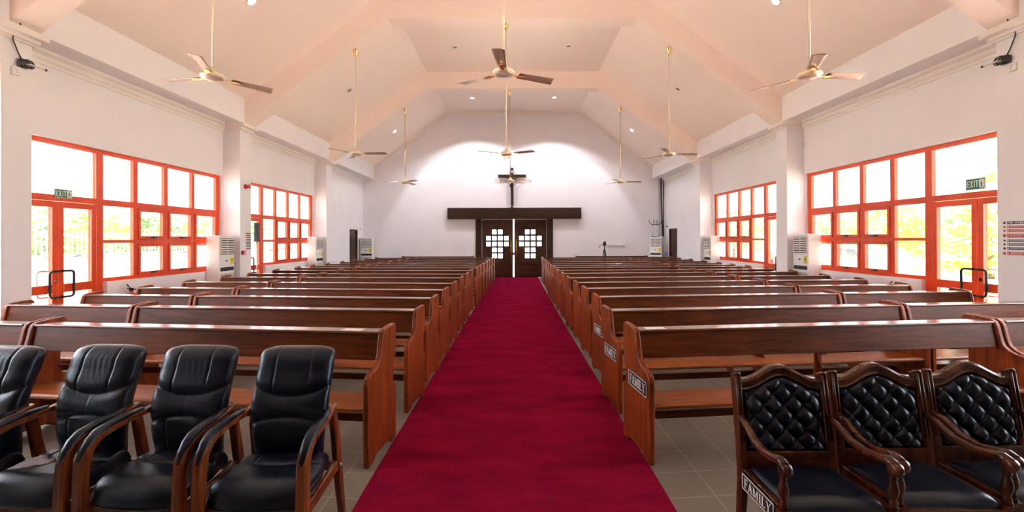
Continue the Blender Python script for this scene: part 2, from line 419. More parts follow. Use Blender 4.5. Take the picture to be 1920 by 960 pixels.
# ------------------------------------------------------------------ the room
struct(MB().box(-6.9, 6.9, YFRONT-.3, YB+.3, -0.2, 0).build('floor', M_TILE))
ydoor0, ydoor1 = 5.72, 7.0
def side_wall(sd, name):
    b = MB(); a, c = sd*XW, sd*6.66
    def bx(y0, y1, z0, z1): b.box(a, c, y0, y1, z0, z1)
    bx(YFRONT, YB+.28, 3.02, ZFB+.02)                       # band above the openings
    bx(YFRONT, 1.1, 0, 3.02)
    for k, (w0, w1) in enumerate(((5.72, 9.90), (10.28, 14.46))):
        bx(w0+1.37, w1, 0, 0.95)                            # apron under the windows
    bx(1.1, 5.2, 0, .95)
    bx(5.2, 5.72, 0, 3.02); bx(9.90, 10.28, 0, 3.02)
    # last bay with its small doorway
    bx(14.46, 17.62, 0, 3.02); bx(18.50, YB+.28, 0, 3.02); bx(17.62, 18.50, 2.02, 3.02)
    return struct(b.build(name, M_WALL))
side_wall(-1, 'wall_left'); side_wall(1, 'wall_right')
b = MB()
prof = [(-6.66, 0), (-1.32, 0), (-1.32, 2.44), (1.41, 2.44), (1.41, 0), (6.66, 0), (6.66, 4.4), (XF+.1, 4.8), (XK, ZC+.1), (-XK, ZC+.1), (-XF-.1, 4.8), (-6.66, 4.4)]
b.prism(prof, 1, YB, YB+.28)
struct(b.build('wall_back', M_WALL))
b = MB(); b.prism([(-6.66, 0), (6.66, 0), (6.66, 4.4), (XF+.1, 4.8), (XK, ZC+.1), (-XK, ZC+.1), (-XF-.1, 4.8), (-6.66, 4.4)], 1, YFRONT-.28, YFRONT)
struct(b.build('wall_front', mat('dark_front_wall', (0.20, 0.115, 0.075), 0.6, noise=(1.5, .2))))  # wall out of view, coloured dark to cut bounce and sheen on the pews
# ceiling shell: soffit, upright fascia, slope, flat
inner = [(XW+.3, ZFB), (XF, ZFB), (XF, ZFT), (XK, ZC), (-XK, ZC), (-XF, ZFT), (-XF, ZFB), (-XW-.3, ZFB)]
outer = [(-XW-.3, 4.9), (-XK-.2, ZC+.35), (XK+.2, ZC+.35), (XW+.3, 4.9)]
def ceil_part(pts, name, m):
    return struct(MB().prism(pts, 1, YFRONT-.28, YB+.28).build(name, m))
ceil_part([(XF, ZFT), (XK, ZC), (-XK, ZC), (-XF, ZFT)] + [(-XF-.25, ZFT), (-XK-.2, ZC+.3), (XK+.2, ZC+.3), (XF+.25, ZFT)], 'ceiling', M_CEIL)
n_trim = 0
def trim(b, m=M_TRIM, bevel=0.0):
    global n_trim; n_trim += 1
    return struct(b.build('trim_%d' % n_trim, m, bevel=bevel))
for sd in (-1, 1):      # boxed beam along the side wall: upright face and soffit
    trim(MB().box(sd*XF, sd*(XW+.3), YFRONT-.28, YB+.28, ZFB, ZFT+.02), M_WALL)
    # stepped cornice where the soffit meets the wall
    c = MB()
    c.prism([(sd*(XW), 3.99), (sd*(XW-.02), 3.99), (sd*(XW-.02), 4.03), (sd*(XW-.05), 4.06), (sd*(XW-.06), 4.10), (sd*(XW-.11), 4.13), (sd*(XW-.11), ZFB), (sd*XW, ZFB)], 1, YFRONT, YB)
    trim(c, M_TRIM)
    # thin moulding along the foot of the upright face, by the columns only
for (ya, yb) in FR:     # transverse frames
    sl = (ZC-ZFT)/(XF-XK)
    b = MB()
    b.prism([(-XF, ZFB), (-XK, ZS), (XK, ZS), (XF, ZFB), (XF, ZFT+.02), (XK, ZC+.02), (-XK, ZC+.02), (-XF, ZFT+.02)], 1, ya, yb)
    trim(b, M_CEIL)
    for sd in (-1, 1):
        b = MB(); b.box(sd*XC, sd*(XW+.02), ya, yb, 0, ZFB)
        trim(b, M_WALL, 0.0)
        b = MB()
        b.box(sd*(XC-.03), sd*(XW-.11), ya-.03, yb+.03, 4.02, 4.05)
        b.box(sd*(XC-.055), sd*(XW-.11), ya-.055, yb+.055, 4.05, 4.10)
        b.box(sd*(XF-.035), sd*(XW-.11), ya-.09, yb+.09, 4.10, ZFB)
        trim(b, M_TRIM)
# cornice on the back wall under flat and slopes
def offs(d):
    k = math.tan(math.atan2(ZC-ZFT, XF-XK)/2)
    return [(-XF, ZFT-d*1.24), (-XK-d*k*0.0+d*k, ZC-d), (XK-d*k, ZC-d), (XF, ZFT-d*1.24)]
b = MB()
for d0, d1, t in ((0, .07, .09), (.07, .13, .06), (.13, .16, .03)):
    A, B2 = offs(d0), offs(d1)
    b.prism(A + B2[::-1], 1, YB-t, YB)
trim(b, M_TRIM)
# skirting
for sd, nm in ((-1, 'baseboard_left'), (1, 'baseboard_right')):
    b = MB()
    for (a, c) in ((7.1, 9.92), (11.66, 14.52), (14.93, 17.55), (18.57, YB)): b.box(sd*XW, sd*(XW-.015), a, c, 0, .09)
    struct(b.build(nm, M_CREAM))
# carpet runner
b = MB(); b.prism([(-.942, -2.5), (.942, -2.5), (.955, 3), (.955, 8), (1.04, 19.168), (-.80, 19.168), (-.93, 8), (-.955, 3)], 2, 0.0005, 0.006)
tag(b.build('carpet_runner', M_CARPET), 'long crimson carpet runner lying down the centre aisle to the door', 'carpet')

# ------------------------------------------------------------------ side windows and glazed doors
def px(sd, v): return sd*v
win_no = 0; door_no = 0
XI, XO = 6.45, 6.51       # inner and outer face of the frames
def window_bay(sd, y0):
    """glazed screen of one bay; y0 = shift along the wall"""
    global win_no, door_no
    win_no += 1
    w = struct(empty('window_%d' % win_no, (sd*6.48, 7.05+y0, 0.95)))
    L = lambda b: b
    def put(b, name, m, parent, ref, bevel=0.0):
        o = b.build(name, m, None, bevel=bevel); o.parent = parent
        o.matrix_parent_inverse = Matrix.Translation(-Vector(ref)); return o
    ref = (sd*6.48, 7.05+y0, 0.95)
    Y = lambda v: v + y0
    f = MB()
    f.box(sd*(XI+.003), sd*(XO-.003), Y(5.72), Y(9.90), 2.95, 3.02)            # head
    f.box(sd*(XI+.003), sd*(XO-.003), Y(6.98), Y(9.90), 2.15, 2.25)            # transom
    f.box(sd*(XI+.003), sd*(XO-.003), Y(7.10), Y(9.90), 0.95, 1.01)            # sill
    f.box(sd*XI, sd*XO, Y(6.98), Y(7.10), 0.0, 2.96)            # post beside the door
    for ym, hw in ((7.71, .045), (8.39, .045), (9.10, .04)): f.box(sd*XI, sd*XO, Y(ym-hw), Y(ym+hw), 1.0, 2.96)
    f.box(sd*XI, sd*XO, Y(9.80), Y(9.90), 0.96, 3.01)
    f.box(sd*(XI+.003), sd*(XO-.003), Y(7.10), Y(7.68), 1.56, 1.61)
    f.box(sd*(XI+.003), sd*(XO-.003), Y(7.75), Y(9.80), 1.545, 1.625)
    put(f, 'window_frame', M_RED, w, ref, 0.004)
    cols = ((7.755, 8.345), (8.435, 9.06), (9.14, 9.80))
    for (a, c) in cols:
        for (z0, z1) in ((1.01, 1.545), (1.625, 2.15)):
            k = MB(); xi, xo = sd*(XI-.015), sd*(XO-.01); t = .05
            k.box(xi, xo, Y(a), Y(c), z0, z0+t); k.box(xi, xo, Y(a), Y(c), z1-t, z1)
            k.box(xi, xo, Y(a), Y(a+t), z0+t, z1-t); k.box(xi, xo, Y(c-t), Y(c), z0+t, z1-t)
            cs = put(k, 'casement', M_RED, w, ref, 0.003)
            h = MB(); ym = (a+c)/2
            h.box(sd*(XI-.015), sd*(XI-.035), Y(ym-.035), Y(ym+.035), z0+.012, z0+.04)
            h.box(sd*(XI-.03), sd*(XI-.045), Y(ym-.012), Y(ym+.09), z0+.03, z0+.045)
            o = h.build('latch', M_BLACK); o.parent = cs
    g = MB(); gx0, gx1 = sd*(XI+.028), sd*(XI+.032)
    g.box(gx0, gx1, Y(5.76), Y(6.98), 2.25, 2.95)
    for (a, c) in ((7.10, 7.665), (7.755, 8.345), (8.435, 9.06), (9.14, 9.80)): g.box(gx0, gx1, Y(a), Y(c), 2.25, 2.95)
    g.box(gx0, gx1, Y(7.10), Y(7.665), 1.61, 2.15); g.box(gx0, gx1, Y(7.10), Y(7.665), 1.01, 1.56)
    for (a, c) in cols:
        for (z0, z1) in ((1.06, 1.495), (1.675, 2.10)): g.box(gx0, gx1, Y(a+.05), Y(c-.05), z0, z1)
    put(g, 'window_glass', M_GLASS, w, ref)
    # the double door
    door_no += 1
    d = struct(empty('door_%d' % door_no, (sd*6.48, 6.38+y0, 0)))
    dref = (sd*6.48, 6.38+y0, 0)
    f = MB(); f.box(sd*XI, sd*XO, Y(5.72), Y(6.98), 2.16, 2.25); f.box(sd*XI, sd*XO, Y(5.72), Y(5.79), 0, 2.16)
    put(f, 'door_frame', M_RED, d, dref, 0.004)
    ym = 6.39 if sd < 0 else 6.30
    for (a, c, hy) in ((5.80, ym-.006, 1), (ym+.006, 6.975, -1)):
        k = MB(); xi, xo = sd*(XI-.005), sd*(XO-.005)
        k.box(xi, xo, Y(a), Y(a+.075), 0.01, 2.156); k.box(xi, xo, Y(c-.075), Y(c), 0.01, 2.156)
        k.box(xi, xo, Y(a+.075), Y(c-.075), 2.07, 2.156); k.box(xi, xo, Y(a+.075), Y(c-.075), 0.86, 0.98); k.box(xi, xo, Y(a+.075), Y(c-.075), 0.01, 0.16)
        lf = put(k, 'door_leaf', M_RED, d, dref, 0.004)
        g = MB(); g.box(gx0, gx1, Y(a+.075), Y(c-.075), .98, 2.07); g.box(gx0, gx1, Y(a+.075), Y(c-.075), .16, .86)
        o = g.build('glass_pane', M_GLASS); o.parent = lf
        y1 = c-.035 if hy > 0 else a+.035; y2 = y1 - .13*(1 if hy > 0 else -1)*1.0
        p = MB(); xh = sd*(XI-.06); xs = sd*(XI-.005)
        z0, z1 = .80, 1.17; r = .04; s2 = 1 if y2 > y1 else -1
        path = [(xs, Y(y1), z1), (xh, Y(y1), z1), (xh, Y(y2 - s2*r), z1), (xh, Y(y2 - s2*r*.3), z1-r*.3), (xh, Y(y2), z1-r), (xh, Y(y2), z0+r), (xh, Y(y2-s2*r*.3), z0+r*.3), (xh, Y(y2-s2*r), z0), (xh, Y(y1), z0), (xs, Y(y1), z0)]
        p.tube(path, .016, 8)
        o = p.build('pull_handle', M_BLACK); o.parent = lf
        q = MB(); q.tube([(2*sd*(XI+.03)-a_, b_, c_) for a_, b_, c_ in path], .014, 8)
        o = q.build('pull_handle', M_STEEL); o.parent = lf; o['label'] = 'grey outer handle seen through the glass'
        if hy > 0:
            q = MB(); q.lathe([(.022, 0), (.022, .012), (.012, .02), (.012, .035)], (xs - sd*.0, Y(y1), 1.03), 12, 'x')
            o = q.build('door_lock', M_STEEL); o.parent = lf
    return w
for sd in (-1, 1):
    window_bay(sd, 0.0); window_bay(sd, 4.56)
# unseen plain windows added beside the camera to let light onto the chairs
for sd in (-1, 1):
    win_no += 1
    f = MB(); f.box(sd*(XI+.003), sd*(XO-.003), 1.1, 5.2, 2.95, 3.02); f.box(sd*(XI+.003), sd*(XO-.003), 1.1, 5.2, .95, 1.01); f.box(sd*(XI+.003), sd*(XO-.003), 1.1, 5.2, 2.15, 2.25)
    for ym in (1.15, 2.15, 3.15, 4.15, 5.15): f.box(sd*XI, sd*XO, ym-.045, ym+.045, 1.01, 2.95)
    struct(f.build('window_%d' % win_no, M_RED))

# small timber doors in the last bay
for sd in (-1, 1):
    door_no += 1
    d = struct(empty('door_%d' % door_no, (sd*6.42, 18.06, 0)))
    f = MB(); f.box(sd*6.37, sd*6.5, 17.62, 17.68, 0, 2.02); f.box(sd*6.37, sd*6.5, 18.44, 18.50, 0, 2.02); f.box(sd*6.37, sd*6.5, 17.68, 18.44, 1.96, 2.02)
    o = f.build('door_frame', M_DARKZ); o.parent = d; o.matrix_parent_inverse = Matrix.Translation((-sd*6.42, -18.06, 0))
    f = MB(); f.box(sd*6.41, sd*6.45, 17.68, 18.44, 0.01, 1.96)
    for (z0, z1) in ((.2, .95), (1.1, 1.8)): f.box(sd*6.40, sd*6.412, 17.80, 18.32, z0, z1)
    o = f.build('door_leaf', M_DARKZ, bevel=.004); o.parent = d; o.matrix_parent_inverse = Matrix.Translation((-sd*6.42, -18.06, 0))
    h = MB(); h.ball((sd*6.36, 17.75, 1.0), .028, 10); h.tube([(sd*6.36, 17.75, 1.0), (sd*6.41, 17.75, 1.0)], .01, 8)
    k = h.build('door_knob', M_BRASS); k.parent = o

# ------------------------------------------------------------------ main door at the back
door_no += 1
d = struct(empty('door_%d' % door_no, (0.03, YB, 0)))
def dput(b, name, m, parent=None, bevel=0.0):
    o = b.build(name, m, bevel=bevel)
    if parent is None:
        o.parent = d; o.matrix_parent_inverse = Matrix.Translation((-0.03, -YB, 0))
    else: o.parent = parent
    return o
SLX = 0.02
for side in (-1, 1):
    x0, x1 = (-1.59, -1.33) if side < 0 else (1.42, 1.68)
    b = MB(); b.box(x0, x1, YB-.06, YB-.001, 0.0, 2.46)
    for k in range(13): b.box(x0+.03, x1-.03, YB-.085, YB-.06, .08+k*.182, .08+k*.182+.13)
    dput(b, 'slatted_side_panel', M_DARKX, None, .004)
    # leaf with square openings
    lx0, lx1 = (-1.325, SLX-.026) if side < 0 else (SLX+.026, 1.415)
    cxs = [SLX + q for q in ((-1.073, -.824, -.570, -.313) if side < 0 else (.325, .573, .827, 1.087))]
    czs = [1.918, 1.656, 1.406, 1.157, .902]; hs = .090
    xs = [lx0] + [v for c in cxs for v in (c-hs, c+hs)] + [lx1]
    zs = [0.004] + [v for c in reversed(czs) for v in (c-hs, c+hs)] + [2.439]
    yf, yb2 = YB+.02, YB+.075
    b = MB()
    openset = {(i, j) for j in range(5) for i in range(4) if j in (1, 2) or i in (1, 2)}
    for a in range(len(xs)-1):
        for c in range(len(zs)-1):
            iscell = a % 2 == 1 and c % 2 == 1
            if iscell and ((a-1)//2, 4-(c-1)//2) in openset: continue
            b.box(xs[a], xs[a+1], yf, yb2, zs[c], zs[c+1])
    lf = dput(b, 'door_leaf', M_DARKZ)
    b = MB()
    for j in range(5):
        for i in range(4):
            if (i, j) in openset: continue
            cx, cz = cxs[i], czs[j]
            b.box(cx-.085, cx+.085, yf-.014, yf, cz-.085, cz+.085); b.box(cx-.05, cx+.05, yf-.03, yf-.014, cz-.05, cz+.05)
    cxm = (cxs[1]+cxs[2])/2
    b.box(cxm-.08, cxm+.08, yf-.014, yf, 2.09, 2.25); b.box(cxm-.045, cxm+.045, yf-.03, yf-.014, 2.125, 2.215)
    for z in (.62, .38, .14):
        for cx in cxs:
            b.box(cx-.105, cx+.105, yf-.012, yf, z-.095, z+.095); b.box(cx-.07, cx+.07, yf-.028, yf-.012, z-.06, z+.06)
    dput(b, 'carved_panels', M_DARKZ, lf, .004)
    b = MB()
    for (i, j) in openset: b.box(cxs[i]-hs, cxs[i]+hs, yf+.03, yf+.034, czs[j]-hs, czs[j]+hs)
    dput(b, 'glass_squares', M_GLASS, lf)
    hx = SLX + side*.112
    b = MB(); b.tube([(hx, yf-.06, .65), (hx, yf-.06, 1.58)], .014, 10)
    for z in (.75, 1.48): b.tube([(hx, yf-.06, z), (hx, yf, z)], .009, 8)
    dput(b, 'long_pull_handle', M_BRASS, lf)
b = MB(); b.box(SLX-.03, SLX+.03, YB+.01, YB+.05, .93, 1.06); dput(b, 'lock_case', M_STEEL, None, .004)
# heavy timber lintel
b = MB(); b.box(-2.76, 2.86, YB-.20, YB-.002, 2.462, 2.93)
for z in (2.56, 2.68, 2.81): b.box(-2.765, 2.865, YB-.206, YB-.19, z-.005, z+.004)
tag(b.build('timber_lintel', M_DARKX, bevel=.004), 'wide dark timber beam fixed across the back wall above the main door', 'beam')

# crucifix on the beam
cr = empty('crucifix', (-.04, YB-.1, 2.93)); tag(cr, 'dark wooden crucifix with a bronze figure standing on the beam over the door', 'crucifix')
yc = -.02
b = MB(); b.box(-.058, .058, yc-.03, yc+.03, 0.0, 1.69); b.box(-.59, .59, yc-.032, yc+.028, 1.27, 1.40)
b.build('cross', M_DARKZ, cr, bevel=.004)
b = MB(); b.box(-.035, .035, yc-.038, yc-.030, 1.49, 1.56)
b.build('title_plate', M_PWHITE, cr)
fg = MB(); yf = yc-.075
def V(x, z, dy=0): return (x, yf+dy, z)
fg.tube([V(.0,.98), V(.005,1.02), V(-.002,1.10), V(.0,1.16), V(0,1.19)], [.045,.052,.068,.060,.026], 12, flat=.75, upv=(0,1,0))   # trunk
fg.tube([V(.0,1.17), V(-.01,1.215,-.008)], [.024,.022], 10)
fg.ball(V(-.018,1.245,-.015), .042, 12, (.8,.9,1.15))
for s3 in (-1, 1):
    fg.tube([V(s3*.045,1.16), V(s3*.16,1.225,.005), V(s3*.27,1.29,.015), V(s3*.40,1.345,.03)], [.026,.022,.018,.012], 8)
    fg.ball(V(s3*.415,1.35,.035), .018, 8, (1.2,.7,.8))
    fg.tube([V(s3*.024,.99), V(s3*.030-.012,.86,-.012), V(s3*.024-.012,.75,-.022), V(s3*.014,.63,-.006), V(s3*.008,.52,.005)], [.040,.034,.026,.022,.014], 10)
    fg.tube([V(s3*.01,.53,.005), V(s3*.014,.485,-.018)], [.016,.012], 8)
bo = fg.build('figure', M_CORPUS, cr)
rm = bo.modifiers.new('join', 'REMESH'); rm.mode = 'VOXEL'; rm.voxel_size = .0075; rm.use_smooth_shade = True
b = MB(); b.tube([V(-.05,1.0), V(-.005,.985,-.012), V(.05,1.0)], [.035,.04,.035], 10, upv=(0,0,1)); b.tube([V(-.045,1.0,-.02), V(-.085,.93,-.02), V(-.08,.87,-.015)], [.02,.026,.012], 8)
b.build('loincloth', M_CORPUS, cr)
b = MB(); b.tube([(-.06,-.055,.05), (-.03,-.06,.09), (.02,-.062,.06), (.05,-.06,.01)], .009, 6)
tag(b.build('white_ribbon', M_PAPER, None, (-.04, YB-.1, 2.93)), 'small white ribbon tied at the foot of the crucifix', 'ribbon')
bpy.data.objects['white_ribbon'].location.y -= .012

# ------------------------------------------------------------------ pews
PD = 0.53
def pew_outline():
    p = [(-.53, 0), (-.535, .30), (-.53, .58), (-.518, .615), (-.49, .64), (-.45, .648), (-.40, .655), (-.35, .675), (-.315, .705), (-.30, .74), (-.288, .79), (-.272, .86), (-.255, .895), (-.225, .912),
         (-.12, .922), (-.03, .925), (-.008, .915), (0, .89), (0, .67), (-.018, .655), (-.045, .64), (-.055, .60), (-.055, .48), (-.04, .445), (0, .425), (0, 0), (-.10, 0), (-.14, .035), (-.39, .035), (-.43, 0)]
    return p
ord_ = ['first', 'second', 'third', 'fourth', 'fifth', 'sixth', 'seventh', 'eighth', 'ninth', 'tenth', 'eleventh', 'twelfth', 'thirteenth', 'fourteenth', 'fifteenth', 'sixteenth']
_end_cache = {}
def pew(L, name='church_pew'):
    r = empty(name)
    T = .042; h = L/2
    for s2 in (-1, 1):
        x = s2*(h - T/2)
        e = MB().prism(pew_outline(), 0, -T/2, T/2).build('end_panel', M_PEWZ, r, (x, 0, 0), bevel=.009, seg=2)
    i = h - T
    # sloping backrest board with its ledge on top
    b = MB(); b.prism([(-.285, .69), (-.255, .685), (-.215, .878), (-.245, .884)], 0, -i, i); b.build('backrest', M_PEWX, r, bevel=.004, seg=1)
    b = MB(); b.box(-i, i, -.262, -.125, .879, .899); b.build('top_rail', M_RAIL, r, bevel=.007, seg=2)
    b = MB(); b.prism([(-.51, .385), (-.515, .405), (-.50, .418), (-.30, .408), (-.155, .398), (-.155, .372), (-.49, .378)], 0, -i, i); b.build('seat', M_SEAT, r, bevel=.004, seg=1)
    b = MB(); b.box(-i, i, -.20, -.17, .19, .25); b.build('stretcher', M_PEWX, r, bevel=.004, seg=1)
    if L > 2.4:
        b = MB(); b.prism([(-.46, 0), (-.46, .05), (-.43, .09), (-.40, .30), (-.44, .376), (-.16, .372), (-.20, .30), (-.20, .69), (-.16, .69), (-.14, .30), (-.14, .09), (-.11, .05), (-.11, 0), (-.18, 0), (-.22, .04), (-.35, .04), (-.39, 0)], 0, -.02, .02)
        b.prism([(-.25, .66), (-.13, .66), (-.13, .80), (-.22, .80)], 0, -.02, .02)
        b.build('middle_support', M_PEWZ, r, bevel=.004, seg=1)
    return r
LLI, LLO, LRI, LRO = 3.06, 1.54, 3.16, 1.83
rowsL = [(-.952,3.64),(-.914,4.65),(-.915,5.55),(-.911,6.43),(-.909,7.36),(-.909,8.38),(-.90,9.26),(-.91,10.28),(-.864,11.27),(-.85,12.10),(-.825,13.05),(-.80,14.15),(-.78,15.22),(-.75,16.35),(-.71,17.45)]
rowsR = [(.896,3.68),(.898,4.62),(.979,5.65),(.982,6.58),(.985,7.45),(.965,8.36),(.981,9.40),(.980,10.31),(1.0,11.35),(.985,12.16),(.995,13.0),(1.03,14.15),(1.06,15.30),(1.06,16.40),(1.09,17.45)]
ang = [6.3, 6.0, 5.8, 5.3, 5.0, 4.6, 4.2, 3.8, 3.4, 3.1, 2.9, 2.6, 2.4, 2.2, 2.0]
protos = {}
plates = []
def place_pew(kind, L, xi, y, a, sd, label, group):
    if kind not in protos: protos[kind] = (pew(L), [0])
    root, used = protos[kind]
    o = root if used[0] == 0 else copy_tree(root)
    used[0] = 1
    ar = math.radians(a)
    o.location = (xi + sd*math.cos(ar)*L/2, y + math.sin(ar)*L/2, 0.0062)
    o.rotation_euler = (0, 0, ar*sd)
    tag(o, label, 'pew', group)
    return o
bpy.context.view_layer.update()
pew_objs = {}
for sd, rows, Li, Lo, nm in ((-1, rowsL, LLI, LLO, 'left'), (1, rowsR, LRI, LRO, 'right')):
    for k, (xi, y) in enumerate(rows):
        a = ang[k]; ar = math.radians(a)
        o = place_pew('i'+nm, Li, xi, y+.03, a, sd, 'long varnished pew on the %s of the aisle, %s row from the front' % (nm, ord_[k]), 'long pews beside the aisle')
        pew_objs[(nm, k)] = o
        xo = xi + sd*math.cos(ar)*(Li+.02); yo = y+.03 + math.sin(ar)*(Li+.02)
        Lx = Lo if k < 12 else min(Lo, Lo)
        place_pew('o'+nm, Lo, xo, yo, a, sd, 'short varnished pew by the %s windows, %s row from the front' % (nm, ord_[k]), 'short pews by the windows')
# dark pews standing against the back wall
for sd, x0, nm in ((-1, -1.66, 'left'), (1, 2.62, 'right')):
    L = 3.0
    o = pew(L); o.location = (x0 + sd*L/2, YB-.03, 0); tag(o, 'dark pew pushed against the back wall on the %s side' % nm, 'pew', 'pews against the back wall')

# plates and papers on the pews (children of the pew they are fixed to)
def family_plate(parent, x, y0, y1, z0, z1, sx):
    """plate on the face looking along sx at local x; reads from high |y| to the front"""
    b = MB(); b.box(x, x+sx*.004, y0, y1, z0, z1); p = b.build('name_plate', M_BLACK, parent); p['label'] = 'black plate with white border and the word FAMILY'
    b = MB(); t = .004; xa, xb = x+sx*.004, x+sx*.0055; e = .005
    b.box(xa, xb, y0+e, y1-e, z0+e, z0+e+t); b.box(xa, xb, y0+e, y1-e, z1-e-t, z1-e); b.box(xa, xb, y0+e, y0+e+t, z0+e, z1-e); b.box(xa, xb, y1-e-t, y1-e, z0+e, z1-e)
    o = b.build('plate_border', M_PWHITE, p)
    h = (z1-z0)*.56; wd = (y1-y0)*.82
    st = (xa, (y0+y1)/2 + wd/2, z0+(z1-z0)*.22) if sx < 0 else (xa, (y0+y1)/2 - wd/2, z0+(z1-z0)*.22)
    tb = text_mb('FAMILY', st, (0, -1 if sx < 0 else 1, 0), (0, 0, 1), h, wd, .0015)
    tb.build('lettering', M_PWHITE, p)
for k in (0, 1, 2):
    family_plate(pew_objs[('right', k)], -LRI/2, -.49, -.13, .455, .575, -1)
for nm, k, xl in (('left', 0, LLI/2-.26), ('right', 0, -LRI/2+.19)):
    o = pew_objs[(nm, k)]
    b = MB(); b.prism([(xl-.09, -.245), (xl+.07, -.25), (xl+.075, -.165), (xl-.085, -.16)], 2, .8995, .901)
    q = b.build('paper_notice', M_PAPER, None); q.location = o.location; q.rotation_euler = o.rotation_euler
    tag(q, 'white paper strip lying on the ledge of the front %s pew near the aisle' % nm, 'paper', 'paper strips on the front pews')

# ------------------------------------------------------------------ black leather conference chairs, left
def sstep(a, b, x):
    t = max(0, min(1, (x-a)/(b-a))); return t*t*(3-2*t)
def seam(d, w=.006, dep=.007): return -dep*math.exp(-(d/w)**2)
def leather_chair():
    r = empty('conference_chair')
    def backP(u, v):
        x = (u*2-1)
        # half width by height: narrow waist, full shoulders, rounded top
        hw = .176 + .028*sstep(.0, .5, v)
        top = 1 - .055*max(0, (v-.93)/.07)**2.2
        hw *= top
        zc = .43 + .575*v
        zc -= .020*(abs(x)**5)*sstep(.75, 1, v)          # crown drops to the corners
        yc = .165 + .012*v - .030*math.sin(PI*min(1, v*1.25)) + .085*v*v     # lumbar curve, leaning back
        X = x*hw
        edge = (1-abs(x)**6)*(1-abs(2*v-1)**10)
        f = 0.045*max(0, edge)**.45
        # stitched panels
        s1 = .665 - .085*(1-x*x); d1 = abs(v-s1)*.575
        s2 = .335 + .065*(1-x*x) ; d2 = abs(v-s2)*.575
        f += .010*(1-math.exp(-(d1/.025)**2)) + .008*(1-math.exp(-(d2/.022)**2))
        f += seam(d1) + seam(d2, .005, .006)
        if v > s1: f += seam(abs(abs(x)-.46)*hw, .005, .006) + .012*sstep(s1, s1+.12, v)*(1-abs(x)**4)*(1-sstep(.9, 1, v))
        elif v > s2: f += seam(abs(x+.02)*hw, .004, .0025)
        else: f += seam(abs(abs(x)-.46)*hw, .004, .003) + .006*(1-x*x)
        # small creases in the leather
        f += .0006*math.sin(38*x + 6*math.sin(9*v))*math.exp(-((v-.84)/.10)**2)*math.exp(-((x-.1)/.35)**2)
        f += .0014*math.sin(55*v + 4*x)*math.exp(-((v-.42)/.12)**2)
        f = max(f, .002)
        wrap = .018*(abs(x)**4)                               # bolstered sides come forward
        return (Vector((X, yc - f - wrap*.4, zc)), Vector((X*.97, yc + .035*max(0, edge)**.4 + .004, zc)))
    b = MB().pad(backP, 64, 84, .08); b.build('backrest', M_LEATH, r)
    def seatP(u, v):      # v: 0 rear .. 1 front
        x = (u*2-1)
        hw = .200 + .034*sstep(0, .5, v); hw *= 1 - .09*max(0, (v-.85)/.15)**2
        y = .165 - .40*v + .035*abs(x)**3*sstep(.7, 1, v)
        edge = (1-abs(x)**7)*(1-abs(2*v-1)**12)
        z = .415 + .052*max(0, edge)**.4 - .060*max(0, (v-.72)/.28)**2.2 + .010*math.exp(-((v-.25)/.2)**2)
        d1 = abs(v-(.33+.12*(1-x*x)))*.435
        z += seam(d1, .006, .007) + .006*(1-math.exp(-(d1/.03)**2))
        if v < .33+.12*(1-x*x): z += seam(abs(abs(x)-.5)*hw, .005, .005)
        z += .0002*math.sin(30*x+5*v)*math.exp(-((v-.6)/.2)**2)*(1-x*x)
        lo = .382 - .022*max(0, (v-.72)/.28)**2
        return (Vector((x*hw, y, max(z, lo+.012))), Vector((x*hw*.97, y+.004, lo)))
    b = MB().pad(seatP, 60, 64, .08); b.build('seat', M_LEATH, r)
    leather_chair.seatP = seatP
    # piping round seat front
    path = [seatP(0.0 + .001, v)[0] + Vector((0, 0, -.012)) for v in (.2, .5, .8, .93, 1)] + [seatP(u, 1)[0] + Vector((0, -.002, -.010)) for u in (.1, .25, .4, .5, .6, .75, .9)] + [seatP(.999, v)[0] + Vector((0, 0, -.012)) for v in (1, .93, .8, .5, .2)]
    MB().tube(path, .004, 6).build('piping', M_PIPE, r)
    for s2 in (-1, 1):
        x = s2*.240
        prof = [(-.235, 0), (-.230, .15), (-.225, .34), (-.218, .50), (-.210, .57), (-.193, .612), (-.167, .640), (-.13, .658), (-.07, .668), (0.0, .674), (.10, .682), (.19, .695)]
        pts = []
        for (y, z) in prof:
            out = 0.0 if y < .0 else -.025*(y/.19)
            pts.append((x + s2*out, y, z))
        hw = [.023, .024, .025, .026, .026, .026, .026, .025, .023, .021, .020, .018]
        MB().bar(pts, hw, [.020, .022, .024, .025, .024, .022, .020, .018, .016, .015, .014, .013], (1, 0, 0)).build('arm_frame', M_CHW, r, bevel=0)
        pp = pts[4:11]; pp = [(p[0], p[1] - .012*(1 if i < 4 else 0) - (.006 if i == 0 else 0), p[2] + (.0 if i == 0 else .006*i if i < 4 else .021)) for i, p in enumerate(pp)]
        MB().tube(pp, [.013, .022, .024, .025, .025, .023, .012], 12, flat=.62, upv=(0, -.6, .8)).build('arm_pad', M_LEATH, r)
        # raked rear leg and side rail
        MB().bar([(s2*.205, .335, 0), (s2*.214, .27, .20), (s2*.220, .215, .42), (s2*.218, .185, .60), (s2*.212, .18, .69)], [.018, .02, .021, .020, .018], [.018, .022, .026, .024, .018], (1, 0, 0)).build('rear_leg', M_CHW, r)
        MB().bar([(s2*.236, -.22, .335), (s2*.228, 0, .345), (s2*.220, .22, .36)], .012, .030, (1, 0, 0)).build('side_rail', M_CHW, r)
        bb = MB()
        for (y, z) in ((-.222, .335), (.215, .36)): bb.lathe([(.009, 0), (.009, .004), (.005, .007)], (s2*.262 if y < 0 else s2*.242, y, z), 10, 'x')
        if s2 > 0: bb.build('bolt_heads', M_STEEL, r)
    MB().bar([(-.225, -.195, .325), (.225, -.195, .325)], .012, .028, (0, 1, 0)).build('front_rail', M_CHW, r)
